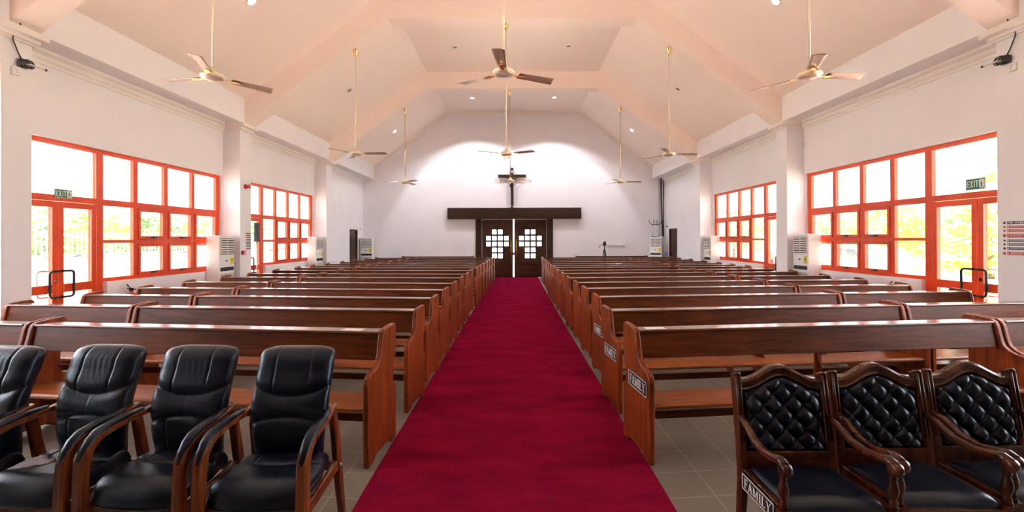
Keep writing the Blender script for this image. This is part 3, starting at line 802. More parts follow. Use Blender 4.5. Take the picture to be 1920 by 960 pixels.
    MB().bar([(-.22, .20, .36), (.22, .20, .36)], .012, .025, (0, 1, 0)).build('rear_rail', M_CHW, r)
    return r
lc = leather_chair()
spots = [(-1.203, 2.29, 0.5, 'black leather armchair with wooden arms nearest the aisle, left side'),
         (-1.765, 2.31, 3, 'black leather armchair second from the aisle, left side, smooth seat'),
         (-2.31, 2.33, 5, 'black leather armchair third from the aisle with worn grey patches on its seat'),
         (-2.87, 2.31, 6, 'black leather armchair cut off by the left edge of the photo')]
chairs = []
bpy.context.view_layer.update()
for k, (x, y, a, lb) in enumerate(spots):
    o = lc if k == 0 else copy_tree(lc)
    chairs.append(o)
for o, (x, y, a, lb) in zip(chairs, spots):
    o.location = (x, y, 0); o.rotation_euler = (0, 0, math.radians(-a)); tag(o, lb, 'armchair', 'leather armchairs in front of the left pews')
M_WORN = mat('worn_leather_backing', (.30, .30, .34), .7, noise=(30, .3))
for (u0, v0, ru, rv) in ((.22, .52, .17, .16), (.52, .40, .12, .08)):
    n = 18; ring = []
    for k in range(n):
        a = 2*PI*k/n; q = 1 + .22*math.sin(3*a + u0*9) + .10*math.sin(7*a)
        ring.append((u0 + ru*q*math.cos(a), v0 + rv*q*math.sin(a)))
    vs = [leather_chair.seatP(u0, v0)[0]]; fs = [(0, 1+k, 1+(k+1) % n) for k in range(n)]; NR = 5
    for q in range(1, NR+1): vs += [leather_chair.seatP(u0+(u-u0)*q/NR, v0+(v-v0)*q/NR)[0] for u, v in ring]
    vs = [p + Vector((0, 0, .004)) for p in vs] + [p + Vector((0, 0, -.004)) for p in vs[-n:]]
    for q in range(NR): fs += [(1+q*n+k, 1+(q+1)*n+k, 1+(q+1)*n+(k+1) % n, 1+q*n+(k+1) % n) for k in range(n)]
    b = MB(); b.add(vs, fs, True); b.build('worn_patch', M_WORN, chairs[2])

# ------------------------------------------------------------------ tufted armchairs, right
def tufted_chair():
    r = empty('tufted_armchair')
    hb = .212
    def topz(x):      # upper edge of the crest
        t = abs(x)/hb
        return .905 + .065*(0.5+0.5*math.cos(PI*min(1, t*1.18))) 
    lean = lambda z: .14 + .085*max(0, (z-.5))/.5
    def bP(u, v):
        x = (u*2-1); X = x*(hb-.024)
        zt = topz(X) - .055; zb = .575; Z = zb + (zt-zb)*v
        a = X/.098 + (Z-.575)/.105; c = X/.098 - (Z-.575)/.105
        tf = (abs(math.sin(PI*a)*math.sin(PI*c)))**.36
        edge = (1-abs(x)**10)*(1-abs(2*v-1)**12)
        f = .014*max(0, edge)**.5 + .030*tf*max(0, edge)**.6
        y = lean(Z)
        return (Vector((X, y - f, Z)), Vector((X, y + .028, Z)))
    MB().pad(bP, 84, 84, .04).build('tufted_backrest', M_LEATH, r)
    # buttons
    for i in range(-8, 9):
        for j in range(-8, 9):
            X = .098*(i+j)/2; Z = .575 + .105*(i-j)/2
            if abs(X) < hb-.05 and .60 < Z < topz(X)-.07:
                MB().ball((X, lean(Z)-.014, Z), .0075, 8, (1, .6, 1)).build('button', M_PIPE, r)
    # crest rail
    N = 28; up = []; lo = []
    for i in range(N+1):
        x = -hb + 2*hb*i/N; up.append((x, topz(x))); lo.append((x, topz(x)-.056))
    b = MB(); vs = []; fs = []
    for i in range(N+1):
        (x, z1), (_, z0) = up[i], lo[i]
        sec = [(-.020, z0), (-.030, z0+.010), (-.022, z0+.016), (-.026, z1-.012), (-.016, z1), (.016, z1+.001), (.026, z1-.010), (.024, z0)]
        vs += [Vector((x, lean(z1) + dy, z)) for dy, z in sec]
    for i in range(N):
        for k in range(8):
            l = (k+1) % 8; fs.append((i*8+k, i*8+l, (i+1)*8+l, (i+1)*8+k))
    fs += [tuple(range(8)), tuple(N*8+k for k in range(8))[::-1]]
    b.add(vs, fs, False); b.build('crest_rail', M_CARVE, r)
    MB().bar([(-hb, lean(.56), .558), (hb, lean(.56), .558)], .020, .018, (0, 1, 0)).build('lower_back_rail', M_CARVE, r)
    MB().box(-hb+.015, hb-.015, .128, .145, .49, .545).build('lower_back_panel', M_CARVE, r)
    for s2 in (-1, 1):
        pts = [(s2*hb, .20, 0), (s2*hb, .165, .22), (s2*hb, .142, .45), (s2*hb, lean(.62), .62), (s2*hb, lean(.80), .80), (s2*hb, lean(.925), .925)]
        b = MB().bar(pts, [.016, .019, .021, .021, .020, .020], [.016, .020, .024, .023, .022, .021], (1, 0, 0))
        # two raised beads down the face
        for dx in (-.009, .009):
            b.tube([(s2*hb+dx, p[1]-.023, p[2]) for p in pts[3:]], .0055, 6)
        b.tube([(s2*hb, lean(.925)-.012, .925), (s2*hb, lean(.94)-.012, .936)], [.022, .014], 10)
        b.build('back_post', M_CARVE, r)
        # arm sweeping down and forward to a scroll
        arm = [(s2*hb, lean(.74)-.01, .735), (s2*.215, .10, .715), (s2*.220, .02, .675), (s2*.2235, -.07, .665), (s2*.2235, -.14, .678), (s2*.2235, -.19, .688), (s2*.2235, -.222, .678)]
        b = MB().tube(arm, [.016, .0175, .018, .018, .019, .0195, .018], 12)
        b.lathe([(.001, -.0205), (.020, -.0205), (.027, -.016), (.029, 0), (.027, .016), (.020, .0205), (.001, .0205)], (s2*.2235, -.218, .664), 18, 'x')
        b.build('arm', M_CARVE, r)
        # turned support under the scroll
        pr = [(.020, 0), (.024, .008), (.018, .018), (.022, .026), (.014, .034), (.018, .045), (.026, .062), (.027, .078), (.021, .10), (.015, .118), (.020, .126), (.014, .134), (.022, .144), (.022, .152)]
        MB().lathe([(q*.78, z + .500) for q, z in pr], (s2*.2235, -.205, 0), 18).build('turned_arm_support', M_CARVE, r)
        pr = [(.014, 0), (.018, .02), (.014, .05), (.018, .14), (.023, .24), (.026, .30), (.018, .318), (.026, .335), (.026, .36), (.024, .37)]
        b = MB().lathe([(q*.8, z) for q, z in pr], (s2*.2225, -.205, 0), 18); b.box(s2*.2225-.021, s2*.2225+.021, -.228, -.182, .37, .50); b.build('front_leg', M_CARVE, r)
        MB().bar([(s2*.218, -.18, .450), (s2*.212, .12, .450)], .014, .050, (1, 0, 0)).build('side_rail', M_CARVE, r)
        # slanting panel between arm and seat
    MB().bar([(-.215, -.207, .437), (.215, -.207, .437)], .016, .048, (0, 1, 0)).build('front_rail', M_CARVE, r)
    MB().bar([(-.20, .135, .437), (.20, .135, .437)], .014, .045, (0, 1, 0)).build('rear_rail', M_CARVE, r)
    def sP(u, v):
        x = u*2-1; hw = .196 + .008*v; y = .118 - .335*v
        edge = (1-abs(x)**9)*(1-abs(2*v-1)**10)
        z = .488 + .036*max(0, edge)**.4 - .022*max(0, (v-.8)/.2)**2 + .003*math.sin(5*x+3*v)*(1-x*x)
        return (Vector((x*hw, y, z)), Vector((x*hw, y, .47)))
    MB().pad(sP, 44, 44, .04).build('seat', M_LEATH, r)
    return r
tc_ = tufted_chair()
tch = [tc_]
bpy.context.view_layer.update()
tspots = [(1.322, 2.055, 0, 'tufted black armchair with carved frame and a FAMILY plate on its side'),
          (1.818, 2.085, 0, 'tufted black armchair with carved frame, the middle one of three on the right'),
          (2.314, 2.11, 0, 'tufted black armchair with carved frame at the right edge of the photo')]
for k in (1, 2): tch.append(copy_tree(tc_))
for o, (x, y, a, lb) in zip(tch, tspots):
    o.location = (x, y, 0); o.rotation_euler = (0, 0, math.radians(a)); tag(o, lb, 'armchair', 'tufted armchairs in front of the right pews')
family_plate(tch[0], -.2335, -.165, .105, .415, .495, -1)

# ------------------------------------------------------------------ ceiling fans
def fan(rod_mat, blade_mat):
    """origin at the motor; the rod length is set by the rod object's scale"""
    r = empty('ceiling_fan')
    b = MB().lathe([(.02, .115), (.035, .11), (.045, .07), (.075, .055), (.118, .038), (.135, .015), (.135, 0), (.125, -.012)], n=28); b.build('motor_housing', M_PALEBRASS, r)
    b = MB().lathe([(.122, -.006), (.118, -.022), (.09, -.036), (.05, -.044), (.001, -.046)], n=28); b.build('motor_cap', M_MOTOR, r)
    def bld():
        q = MB(); n = 10; vs = []; fs = []
        for i in range(n+1):
            t = i/n; x = .20 + t*.50; hw = .052 + .022*t
            if i == n: xs = (.0, -.035)
            else: xs = (0, 0)
            for k in range(5):
                c = -1 + k*.5; yv = c*hw; z = .004 + .010*(1-c*c) - .012*c + .0 
                xx = x + (xs[0]*(1+c)/2 + xs[1]*(1-c)/2)
                vs.append((xx, yv, z))
        m = len(vs); vs += [(a, b_, c-.004) for a, b_, c in vs]
        for i in range(n):
            for k in range(4):
                a = i*5+k; fs.append((a, a+1, a+6, a+5)); fs.append((m+a, m+a+5, m+a+6, m+a+1))
            a = i*5; fs.append((a, a+5, a+5+m, a+m)); a = i*5+4; fs.append((a, a+m, a+5+m, a+5))
        for k in range(4):
            fs.append((k, k+m, k+1+m, k+1)); a = n*5+k; fs.append((a, a+1, a+1+m, a+m))
        q.add(vs, fs, True); return q
    for k in range(3):
        o = bld().build('blade', blade_mat, r); o.rotation_euler = (0, 0, 2*PI*k/3)
        q = MB(); q.prism([(.11, -.018), (.18, -.014), (.215, -.034), (.285, -.022), (.30, 0), (.285, .022), (.215, .034), (.18, .014), (.11, .018)], 2, -.009, -.003)
        for (xx, yy) in ((.225, -.018), (.225, .018), (.27, 0)): q.lathe([(.006, -.012), (.006, -.008)], (xx, yy, 0), 8)
        q.build('blade_bracket', M_BRASS, o)
    return r
def hang(root, loc, ang0, ztop, rod_mat, slope, label, grp='ceiling fans on long rods'):
    root.location = loc; root.rotation_euler = (0, 0, math.radians(ang0)); x, y, z = loc
    h = ztop - z
    b = MB().tube([(0, 0, .10), (0, 0, h-.05)], .0105, 8); b.build('down_rod', rod_mat, root)
    b = MB().lathe([(.013, h-.19), (.016, h-.17), (.055, h-.075), (.065, h-.06), (.065, h-.05)], n=16)
    b.tube([(0, 0, h-.06), (0, 0, h+(.0 if slope == 0 else .004))], .02, 8)
    b.build('canopy', M_BRASS, root)
    tag(root, label, 'fan', grp)
def zsof(x): return ZFB + (XF-abs(x))*(ZS-ZFB)/(XF-XK) if abs(x) > XK else ZS
F_list = [(-.11, 5.44, 3.60, -94, 0, 'large ceiling fan over the aisle, nearest the camera'),
          (-3.62, 5.44, 3.565, -70, 0, 'ceiling fan nearest the camera on the left side'),
          (3.57, 5.44, 3.56, -116, 0, 'ceiling fan nearest the camera on the right side'),
          (-3.53, 10.14, 3.535, -2, 1, 'ceiling fan in front of the second left window'),
          (-.15, 10.14, 3.515, -150, 1, 'ceiling fan over the middle of the aisle, above the crucifix'),
          (3.50, 10.14, 3.50, -118, 1, 'ceiling fan in front of the second right window'),
          (-3.525, 14.74, 3.47, -48, 2, 'far ceiling fan on the left side before the back wall'),
          (-.09, 14.74, 3.50, 5, 2, 'far ceiling fan over the aisle, in front of the crucifix'),
          (3.495, 14.74, 3.465, 120, 2, 'far ceiling fan on the right side before the back wall')]
f0_ = fan(M_PALEBRASS, M_BLADE)
bpy.context.view_layer.update()
fans = [f0_] + [copy_tree(f0_) for _ in range(8)]
for o, (x, y, z, a, row, lb) in zip(fans, F_list):
    hang(o, (x, y, z), a, zsof(x) - .0, M_PALEBRASS if row < 2 else M_BRASS, 0 if abs(x) < 1 else 1, lb)

# ------------------------------------------------------------------ recessed downlights
sl_ang = math.atan2(ZC-ZFT, XF-XK)
def zslope(x): return ZFT + (XF-abs(x))*(ZC-ZFT)/(XF-XK)
def downlight(x, y, lit, label, strength=0):
    on_slope = abs(x) > XK
    z = zslope(x) if on_slope else ZC
    r = empty('recessed_downlight', (x, y, z))
    if on_slope: r.rotation_euler = (0, sl_ang*(1 if x > 0 else -1), 0)
    MB().lathe([(.062, -.001), (.09, -.001), (.095, -.008), (.085, -.014), (.064, -.012), (.058, -.002)], n=24).build('trim_ring', M_WHITE, r)
    b = MB().lathe([(.001, -.008), (.03, -.0095), (.062, -.006), (.062, -.001)], n=24); b.build('lens', M_LENS if lit else M_DLENS, r)
    tag(r, label, 'downlight', 'round recessed downlights in the ceiling')
    if lit and strength:
        l = bpy.data.lights.new('downlight_lamp', 'SPOT'); l.energy = strength; l.color = (0.90, 0.94, 1.0); l.spot_size = math.radians(122); l.spot_blend = 0.22; l.shadow_soft_size = .06
        o = bpy.data.objects.new('downlight_lamp', l); COL.objects.link(o); o.location = (x - (0.03*(1 if x > 0 else -1) if on_slope else 0), y, z-.05)
        if on_slope: o.rotation_euler = (0, sl_ang*(1 if x > 0 else -1), 0); l.energy *= .4
SPOT = 255
for x, y, lit, lb in ((-1.55, 17.2, 1, 'lit downlight in the flat ceiling near the back wall, left one'), (1.58, 17.15, 1, 'lit downlight in the flat ceiling near the back wall, right one'),
                      (-4.50, 17.17, 1, 'lit downlight in the left slope near the back wall'), (4.50, 17.11, 1, 'lit downlight in the right slope near the back wall'),
                      (-1.62, 12.65, 0, 'unlit downlight in the flat middle ceiling, left one'), (1.56, 12.6, 0, 'unlit downlight in the flat middle ceiling, right one'),
                      (-4.51, 12.45, 0, 'unlit downlight in the left slope of the middle bay'), (4.52, 12.38, 0, 'unlit downlight in the right slope of the middle bay'),
                      (-4.51, 7.78, 1, 'bright starry downlight at the top edge, left slope'), (4.54, 7.8, 1, 'bright starry downlight at the top edge, right slope')):
    downlight(x, y, lit, lb, SPOT if y > 15 else 25)

# ------------------------------------------------------------------ floor-standing air conditioners
def aircon(yellow=True):
    """front looks along -Y, origin at the foot centre; 0.50 wide, 0.30 deep, 1.70 tall"""
    r = empty('standing_air_conditioner')
    b = MB().box(-.25, .25, -.13, .15, .03, 1.70); b.build('cabinet', M_WHITE, r, bevel=.012)
    b = MB().box(-.24, .24, -.145, .14, 0, .03); b.build('base', M_GREY, r)
    b = MB(); b.box(-.215, .215, -.136, -.128, 1.30, 1.64); b.build('grille_recess', M_BLACK, r)
    b = MB()
    for k in range(7): b.obox((0, -.140, 1.325+k*.048), ((1,0,0), (0,.8,-.6), (0,.6,.8)), .212, .012, .0105)
    for x in (-.215, 0, .215): b.box(x-.004, x+.004, -.150, -.134, 1.30, 1.64)
    b.build('louvres', M_CREAM, r)
    b = MB(); b.box(-.215, .215, -.137, -.128, .95, 1.03); b.build('air_outlet', M_BLACK, r)
    b = MB(); b.box(-.225, .225, -.138, -.128, .06, .90); b.build('lower_panel', M_GREY, r, bevel=.004)
    b = MB(); b.box(-.05, .0, -.137, -.128, 1.15, 1.18); b.build('display', M_BLACK, r)
    b = MB(); b.box(.11, .215, -.134, -.128, 1.08, 1.24); b.build('energy_sticker', M_YEL, r)
    b = MB(); b.prism([(.13, 1.20), (.16, 1.13), (.19, 1.20), (.175, 1.20), (.16, 1.16), (.145, 1.20)], 1, -.1355, -.134); b.build('sticker_mark', M_BLACK, r)
    return r
ac = aircon(); bpy.context.view_layer.update()
acs = [ac] + [copy_tree(ac) for _ in range(5)]
for o, (x, y, rz, lb) in zip(acs, [
    (-6.215, 9.60, 90, 'white standing air conditioner beside the first left column, nearest the camera'),
    (6.215, 9.60, -90, 'white standing air conditioner beside the first right column, nearest the camera'),
    (-6.215, 14.20, 90, 'white standing air conditioner at the second left column, past the far windows'),
    (6.215, 14.20, -90, 'white standing air conditioner at the second right column, past the far windows'),
    (-6.07, 18.75, 8, 'white standing air conditioner in the back left corner by the small door'),
    (5.93, 18.72, -36, 'white standing air conditioner in the back right corner under the upturned stand')]):
    o.location = (x, y, 0); o.rotation_euler = (0, 0, math.radians(rz)); tag(o, lb, 'air conditioner', 'standing air conditioners along the walls')
for o in acs: o.scale = (1, 1, 1.0)

# metal stand upturned on the back right unit
st = empty('metal_stand', (5.88, 18.72, 1.701)); tag(st, 'pale metal stand with dark prongs set on top of the corner air conditioner', 'stand')
b = MB(); b.box(-.17, .17, -.11, .11, 0, .02)
b.build('base_plate', M_BLACK, st)
b = MB()
for x in (-.11, .11): b.tube([(x, 0, .02), (x*.85, 0, .48)], .012, 8)
b.tube([(-.1, 0, .25), (.1, 0, .25)], .009, 8); b.build('uprights', M_CREAM, st)
b = MB(); b.box(-.14, .14, -.07, .07, .48, .51)
for x, t in ((-.14, -.24), (-.05, -.07), (.05, .07), (.14, .24)): b.tube([(x, 0, .51), (t, 0, .57), (t*1.05, 0, .68)], .012, 6)
b.build('prong_head', M_BLACK, st)
# pipes in the back right corner
b = MB(); b.tube([(6.27, 19.0, 1.72), (6.25, 19.02, 2.6), (6.22, 19.02, 3.4), (6.23, 19.03, 4.15)], .032, 8); b.tube([(6.33, 19.05, .1), (6.33, 19.06, 4.15)], .022, 8)
tag(b.build('insulated_pipes', mat('dark_pipe_lagging', (.06, .035, .03), .8, noise=(9, .4))), 'dark lagged pipes running up the back right corner', 'pipe')
b = MB(); b.tube([(6.15, 19.155, .02), (6.16, 19.155, 2.6), (6.15, 19.155, 4.18)], .012, 6)
tag(b.build('loose_cable', M_CREAM), 'thin pale cable hanging beside the dark corner pipes', 'cable')
b = MB(); b.box(-.16, .16, -.1, .1, 0, .1); b.box(-.165, .165, -.105, .105, .1, .115)

# ------------------------------------------------------------------ camera tripod and wall sockets
t = empty('camera_tripod', (3.68, 18.25, 0)); t.scale = (1, 1, 1.06); tag(t, 'black camera tripod with pan handle standing before the back wall', 'tripod')
for k in range(3):
    a = math.radians(-90 + 120*k); b = MB(); b.tube([(.02*math.cos(a), .02*math.sin(a), 1.12), (.12*math.cos(a), .12*math.sin(a), .6), (.27*math.cos(a), .27*math.sin(a), 0)], [.022, .017, .011], 8); b.build('leg', M_BLACK, t)
MB().tube([(0, 0, .85), (0, 0, 1.28)], .018, 8).build('centre_column', M_BLACK, t)
b = MB(); b.box(-.06, .06, -.05, .05, 1.26, 1.36); b.box(-.045, .045, -.07, .07, 1.36, 1.42); b.tube([(-.04, 0, 1.33), (-.17, -.08, 1.27), (-.27, -.12, 1.20)], [.011, .011, .016], 8); b.build('pan_head', M_BLACK, t)
b = MB(); b.box(3.95, 4.70, YB-.03, YB, 1.335, 1.375)
for x in (4.05, 4.2, 4.38, 4.55): b.box(x, x+.08, YB-.05, YB, 1.31, 1.40)
tag(b.build('socket_strip', M_CREAM, bevel=.003), 'pale row of wall sockets on trunking behind the tripod', 'socket')
b = MB().lathe([(.04, 0), (.04, .03), (.02, .05)], (-6.37, 18.85, 2.07), 12, 'x'); b.tube([(-6.33, 18.85, 2.0), (-6.33, 18.85, 2.1)], .02, 8)
tag(b.build('wall_sensor', M_CREAM), 'small cream sensor high on the left wall near the back corner', 'sensor')
b = MB().lathe([(.03, 0), (.03, -.03), (.015, -.05)], (6.375, 18.72, 2.12), 12, 'x')
tag(b.build('wall_sensor', M_BLACK), 'small dark sensor on the right wall beside the corner pipes', 'sensor')

# loudspeaker on its stand behind the first left column
s_ = empty('column_loudspeaker', (-6.12, 10.78, 0)); tag(s_, 'slim dark loudspeaker on a pole beyond the first left column', 'loudspeaker')
MB().box(-.05, .05, -.04, .04, 1.56, 2.02).build('speaker_cabinet', mat('speaker_grey', (.05, .045, .045), .5, noise=(20, .2)), s_, bevel=.006)
MB().box(-.04, .04, -.045, -.039, 1.58, 2.0).build('speaker_grille', M_BLACK, s_)
MB().tube([(0, 0, .30), (0, 0, 1.56)], .014, 8).build('pole', M_STEEL, s_)
for k in range(3):
    a = math.radians(30+120*k); MB().tube([(0, 0, .62), (.20*math.cos(a), .20*math.sin(a), .01)], .011, 8).build('leg', M_BLACK, s_)

# ------------------------------------------------------------------ things on the columns
def exit_sign(sd, y0, y1, z0, z1, label):
    r = empty('exit_sign', (sd*6.44, (y0+y1)/2, (z0+z1)/2)); w = (y1-y0); h = z1-z0
    # local frame: reading direction seen from inside the room
    rd = Vector((0, 1 if sd < 0 else -1, 0)); 
    MB().box(-.004, .004, -w/2, w/2, -h/2, h/2).build('sign_board', M_GREEN, r)
    xin = -sd*.0045
    b = MB(); t = .006
    for (a, c, e, f_) in ((-w/2+.004, w/2-.004, -h/2+.004, -h/2+.004+t), (-w/2+.004, w/2-.004, h/2-.004-t, h/2-.004), (-w/2+.004, -w/2+.004+t, -h/2, h/2), (w/2-.004-t, w/2-.004, -h/2+.004, h/2-.004)):
        b.box(xin, xin-sd*.001, a, c, e, f_)
    b.build('sign_border', M_PWHITE, r)
    O = Vector((xin, 0, -h*.30)) - rd*(w*.44)
    text_mb('EXIT', O, rd, (0, 0, 1), h*.60, w*.60, .0015*(1), serif=False).build('lettering', M_PWHITE, r)
    c0 = Vector((xin-sd*.0008, 0, 0)) + rd*(w*.32)
    b = MB(); b.obox(c0, (rd, (0,0,1), (1,0,0)), w*.125, h*.36, .0008); b.build('pictogram_panel', M_PWHITE, r)
    b = MB()
    def seg(a, c, wd):
        A = c0 + rd*(a[0]*w) + Vector((-sd*.001, 0, a[1]*h)); C = c0 + rd*(c[0]*w) + Vector((-sd*.001, 0, c[1]*h)); d_ = (C-A); n_ = Vector((1,0,0)).cross(d_).normalized()
        b.obox((A+C)/2, (d_.normalized(), n_, (1,0,0)), d_.length/2, wd*h, .0008)
    seg((0,.12),(.0,-.06),.05); seg((0,-.05),(-.05,-.28),.03); seg((0,-.05),(.05,-.26),.03); seg((0,.08),(-.06,.0),.025); seg((0,.08),(.06,.02),.025); seg((-.004,.2),(.012,.2),.06)
    b.build('running_figure', M_GREEN, r)
    tag(r, label, 'sign', 'green exit signs over the side doors')
exit_sign(-1, 6.33, 6.585, 2.205, 2.335, 'green and white EXIT sign above the left side door')
exit_sign(1, 6.18, 6.445, 2.275, 2.435, 'green and white EXIT sign above the right side door')

# fire action notice on the first right column (inner face)
n_ = empty('fire_notice', (XC-.001, 5.42, 1.60)); tag(n_, 'printed fire action notice with red and navy rows on the near right column', 'sign')
MB().box(-.004, 0, -.16, .14, -.22, .22).build('notice_board', M_PWHITE, n_)
rows_ = [(.185, .035, M_PNAVY), (.135, .03, M_PRED), (.09, .03, M_PRED), (.03, .045, M_PRED), (-.03, .03, M_PNAVY), (-.075, .03, M_PNAVY), (-.125, .035, M_PNAVY), (-.185, .04, M_PRED)]
for z, h, m_ in rows_:
    b = MB(); b.box(-.0052, -.004, -.13, .085, z-h/2, z+h/2); b.lathe([(.001, -.0052), (h*.42, -.0052), (h*.42, -.004)], (0, .115, z), 14, 'x'); b.build('printed_row', m_, n_)
text_mb('FIRE ACTION', (-.0052, .078, .175), (0, -1, 0), (0, 0, 1), .02, .17, .0008, serif=False).build('lettering', M_PWHITE, n_)
b = MB()
for z, h, m_ in rows_[1:]:
    for k in range(2 if h < .04 else 3):
        b.box(-.0058, -.0052, -.12+.02*k, .055, z+h/2-.009-k*.011, z+h/2-.006-k*.011)
    b.box(-.0058, -.0052, .066, .078, z-.008, z+.008)
b.build('small_print', M_PWHITE, n_)
# notice, call point and sounder on the second left column
n2_ = empty('safety_notice', (-XC+.001, 10.235, 1.58)); tag(n2_, 'small printed safety notice on the middle left column above the pews', 'sign')
MB().box(0, .004, -.12, .09, -.20, .20).build('notice_board', M_PWHITE, n2_)
for z, h, m_ in rows_:
    MB().box(.004, .0055, -.10, .075, z*.9-h*.38, z*.9+h*.38).build('printed_row', m_, n2_)
b = MB().box(-XC, -XC+.05, 9.96, 10.06, 1.28, 1.37); b.box(-XC+.05, -XC+.054, 9.98, 10.04, 1.30, 1.35)
tag(b.build('fire_call_point', M_FIRE, bevel=.004), 'small red fire call point on the middle left column', 'fire alarm')
b = MB().lathe([(.05, 0), (.055, .03), (.03, .05), (.03, .07), (.05, .10)], (-XC, 10.10, 2.80), 16, 'x')
tag(b.build('alarm_sounder', M_FIRE), 'round red alarm sounder high on the middle left column', 'fire alarm')

# brackets with coiled cable on the first columns
for sd, nm in ((-1, 'left'), (1, 'right')):
    o = empty('cable_bracket', (sd*XC, 5.50, 3.76)); tag(o, 'wall bracket arm with coiled black cable on the near %s column' % nm, 'bracket', 'bracket arms on the near columns')
    b = MB(); b.box(0, -sd*.02, -.05, .05, -.05, .05); b.build('wall_plate', M_STEEL, o)
    MB().tube([(-sd*.01, 0, 0), (-sd*.10, .04, -.005), (-sd*.11, .17, -.01)], .011, 8).build('arm', M_CREAM, o)
    MB().tube([(-sd*.11, .17, -.01), (-sd*.112, .19, -.01)], .015, 8).build('arm_tip', M_BLACK, o)
    b = MB()
    for k in range(5):
        cc = [(-sd*(.035+.012*k) + .0, .055*math.cos(a*PI/8) + .01*k - .02, .05*math.sin(a*PI/8) + .006*math.sin(k*3)) for a in range(17)]
        b.tube(cc, .006, 6)
    b.build('cable_coil', M_BLACK, o)
    b = MB(); cp = [(0, .0, .04), (-sd*.02, -.07, .12), (-sd*.02, -.12, .24), (-sd*.02, -.13, .36), (-sd*.115, -.13, .41), (-sd*.13, -.13, .52), (-sd*.13, -.14, .80)]
    b.tube([(p[0]-sd*.012, p[1], p[2]) for p in cp], .007, 6); b.build('feed_cable', M_BLACK, o)
    b = MB(); b.box(sd*XC, sd*(XC-.03), 5.38, 5.47, 3.60, 3.69)
    so = b.build('wall_socket', M_WHITE, bevel=.004); tag(so, 'square white wall socket under the bracket on the near %s column' % nm, 'socket', 'sockets on the near columns')
    b = MB()
    for (y, z) in ((5.41, 3.67), (5.43, 3.665), (5.42, 3.65), (5.425, 3.63), (5.44, 3.635)): b.box(sd*(XC-.03), sd*(XC-.0305), y-.004, y+.004, z-.004, z+.004)
    q = b.build('socket_holes', M_BLACK); q.parent = so
b = MB()
for dz in (0, .05): b.tube([(XW-.01, 9.84, 3.62+dz), (XW-.10, 9.82, 3.63+dz)], .011, 6)
tag(b.build('pipe_stubs', M_CREAM), 'pair of short capped stubs high on the right wall beside the column', 'pipe')

# fire extinguishers hung under the windows
for sd, y, lab in ((-1, 7.42, 'red fire extinguisher hung under the left windows behind a pew end'), (1, 7.60, 'red fire extinguisher hung under the right windows behind a pew end')):
    r = empty('fire_extinguisher', (sd*6.28, y, .33)); tag(r, lab, 'fire extinguisher', 'fire extinguishers under the windows')
    MB().lathe([(.06, 0), (.072, .012), (.072, .36), (.06, .40), (.03, .42), (.02, .44)], n=20).build('cylinder', M_FIRE, r)
    b = MB(); b.box(-.02, .02, -.02, .02, .44, .49); b.tube([(0, -.02, .47), (-sd*.02, -.10, .50)], .009, 6); b.tube([(0, -.02, .49), (-sd*.03, -.12, .56)], .009, 6); b.build('valve_handle', M_BLACK, r)
    MB().tube([(0, .02, .47), (-sd*.05, .06, .46), (-sd*.10, .04, .38), (-sd*.10, .02, .22), (-sd*.085, 0, .10)], [.009]*4 + [.014], 8).build('hose', M_BLACK, r)
    MB().box(sd*.072, sd*.098, -.03, .03, .25, .40).build('wall_hook', M_STEEL, r)

# ------------------------------------------------------------------ outside
struct(MB().box(-60, -6.7, -30, 60, -.35, -.15).build('floor_yard_left', M_GROUND)); struct(MB().box(6.7, 70, -30, 60, -.35, -.15).build('floor_yard_right', M_GROUND))
struct(MB().box(-6.7, 6.7, YB+.3, 60, -.35, -.1).build('floor_yard_back', M_GROUND))
# low wall with railings
bw = MB().box(-14.3, -14.0, 2, 34, -.15, .98).build('boundary_wall', M_PLINTH); tag(bw, 'low rendered boundary wall with a grey rubble top outside the left windows', 'wall')
rs = random.Random(3); b = MB(); yy = 2.0
while yy < 34:
    w_ = rs.uniform(.18, .5); b.box(-14.34, -13.97, yy, yy+w_, .98, 1.05+rs.uniform(.0, .12)); yy += w_ + .01
q = b.build('rubble_coping', M_STONE, bevel=.02); q.parent = bw
b = MB()
b.box(-14.17, -14.13, 2, 34, 1.12, 1.16); b.box(-14.17, -14.13, 2, 34, 1.72, 1.76)
y = 2.0
while y < 34:
    b.box(-14.165, -14.135, y-.012, y+.012, 1.05, 1.90); y += .16
tag(b.build('railing', M_GREY), 'pale metal railing on top of the boundary wall outside', 'railing')
def leaf_cloud(name, blobs, m, trunk, label, n, size, cat='tree', seed=1, grp=None):
    rnd = random.Random(seed); r = empty(name, (trunk[0], trunk[1], -.15)); b = MB(); R = Vector((trunk[0], trunk[1], -.15))
    tot = sum(q[3]*q[4] for q in blobs)
    for (cx, cy, cz, rx, rz) in blobs:
        for _ in range(int(n*rx*rz/tot)):
            while True:
                p = Vector((rnd.uniform(-1, 1), rnd.uniform(-1, 1), rnd.uniform(-1, 1)))
                if .35 < p.length < 1: break
            c = Vector((cx+p.x*rx, cy+p.y*rx, cz+p.z*rz)) - R
            u = Vector((rnd.uniform(-1,1), rnd.uniform(-1,1), rnd.uniform(-.6,.6))).normalized(); w = u.cross(Vector((rnd.uniform(-1,1), rnd.uniform(-1,1), rnd.uniform(-1,1)))).normalized()
            s2 = size*rnd.uniform(.6, 1.3)
            b.add([c-u*s2, c+w*s2*.45, c+u*s2, c-w*s2*.45], [(0,1,2,3)])
    b.build('foliage', m, r, recalc=False)
    q = MB().tube([(0, 0, 0), (.05, .03, trunk[2]*.5), (0, 0, trunk[2])], [.16, .12, .05], 8)
    q.build('trunk', M_BARK, r); tag(r, label, cat, grp); return r
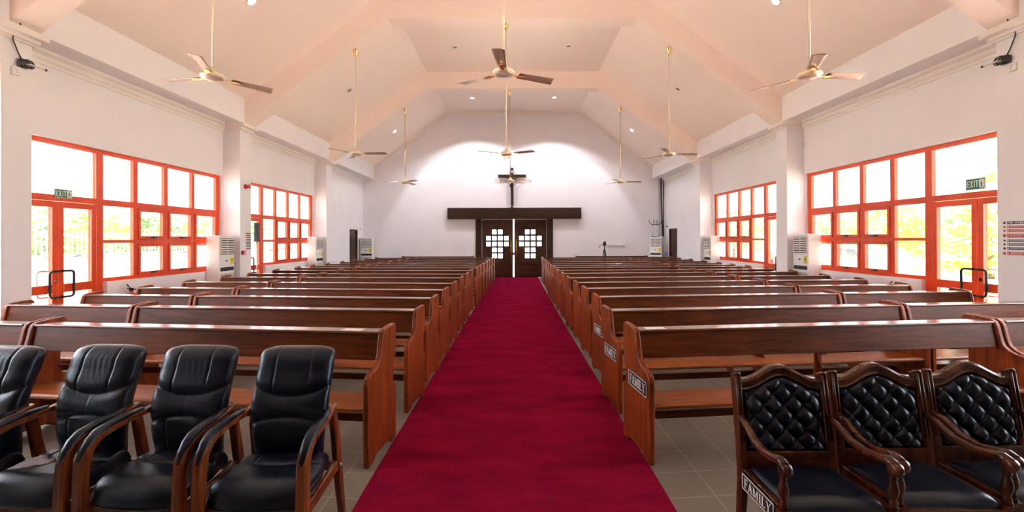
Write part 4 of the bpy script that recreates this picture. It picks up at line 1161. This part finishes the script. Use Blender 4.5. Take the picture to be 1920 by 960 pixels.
for k, y in enumerate((8.5, 11.5, 14.5, 17.5, 20.5, 24, 28)):
    rr = random.Random(k)
    leaf_cloud('garden_tree', [(-16.2, y, 1.6, 1.4, .9), (-16.6, y+.3, 2.2+rr.uniform(-.2,.3), 1.2, .7), (-15.9, y-.3, 1.2, 1.2, .8)], M_LEAF if k % 2 else M_LEAF3,
               (-16.3, y, 2.2), 'leafy green tree behind the railing outside the left windows, %s from the near end' % ord_[k], 1500, .13, seed=k+5, grp='trees behind the railing')
# layered conifer outside the right door
lay = []
for k in range(8):
    z = .7 + k*.55; R_ = 3.0 - k*.30
    for a in range(7):
        an = a*2*PI/7 + k*.45; lay.append((15.6 + R_*.62*math.cos(an), 13.2 + R_*.62*math.sin(an), z, R_*.42, .17))
leaf_cloud('layered_conifer', lay, M_LEAF2, (15.6, 13.2, 4.6), 'tall yellow-green conifer with tiered branches outside the right door', 8500, .11, seed=50)
for k, (x, y, z, s2, m_) in enumerate(((20.5, 19.5, 1.9, 1.9, M_LEAF3), (20.5, 25.0, 2.0, 2.2, M_LEAF2), (20, 31, 2.2, 2.4, M_LEAF3), (18, 37, 2.4, 2.6, M_LEAF3))):
    leaf_cloud('garden_shrub', [(x, y, z, s2, z*.8), (x+.8, y-1.0, z*.8, s2*.7, z*.6)], m_, (x, y, z), ['bushy green shrub just beyond the conifer', 'yellowish shrub further along the yard', 'dark green shrub behind the parked cars', 'furthest green shrub at the end of the yard'][k], 2200, .15, 'shrub', seed=80+k)
def car(x, y, rz, m_, label):
    r = empty('parked_car', (x, y, -.15), math.radians(rz))
    MB().prism([(-2.1,.35),(-2.15,.7),(-1.9,.85),(-1.2,.92),(-.7,1.38),(.7,1.42),(1.4,.98),(2.1,.9),(2.2,.6),(2.15,.35)], 1, -.85, .85).build('car_body', m_, r, bevel=.06)
    b = MB(); 
    for s2 in (-1, 1): b.prism([(-1.05,.95),(-.62,1.32),(.62,1.35),(1.2,1.0)], 1, s2*.852, s2*.862)
    b.build('car_windows', M_GLASSDK, r)
    for xx in (-1.35, 1.35):
        for s2 in (-1, 1): MB().lathe([(.12, -.1), (.30, -.1), (.33, -.06), (.33, .06), (.30, .1), (.12, .1)], (xx, s2*.78, .33), 18, 'y').build('wheel', M_TYRE, r)
    tag(r, label, 'car', 'cars parked in the yard')
car(14.6, 18.6, 80, M_CAR1, 'silver car parked outside the right windows nearer the building')
car(14.9, 23.6, 82, M_CAR2, 'dark red car parked outside the right windows further away')
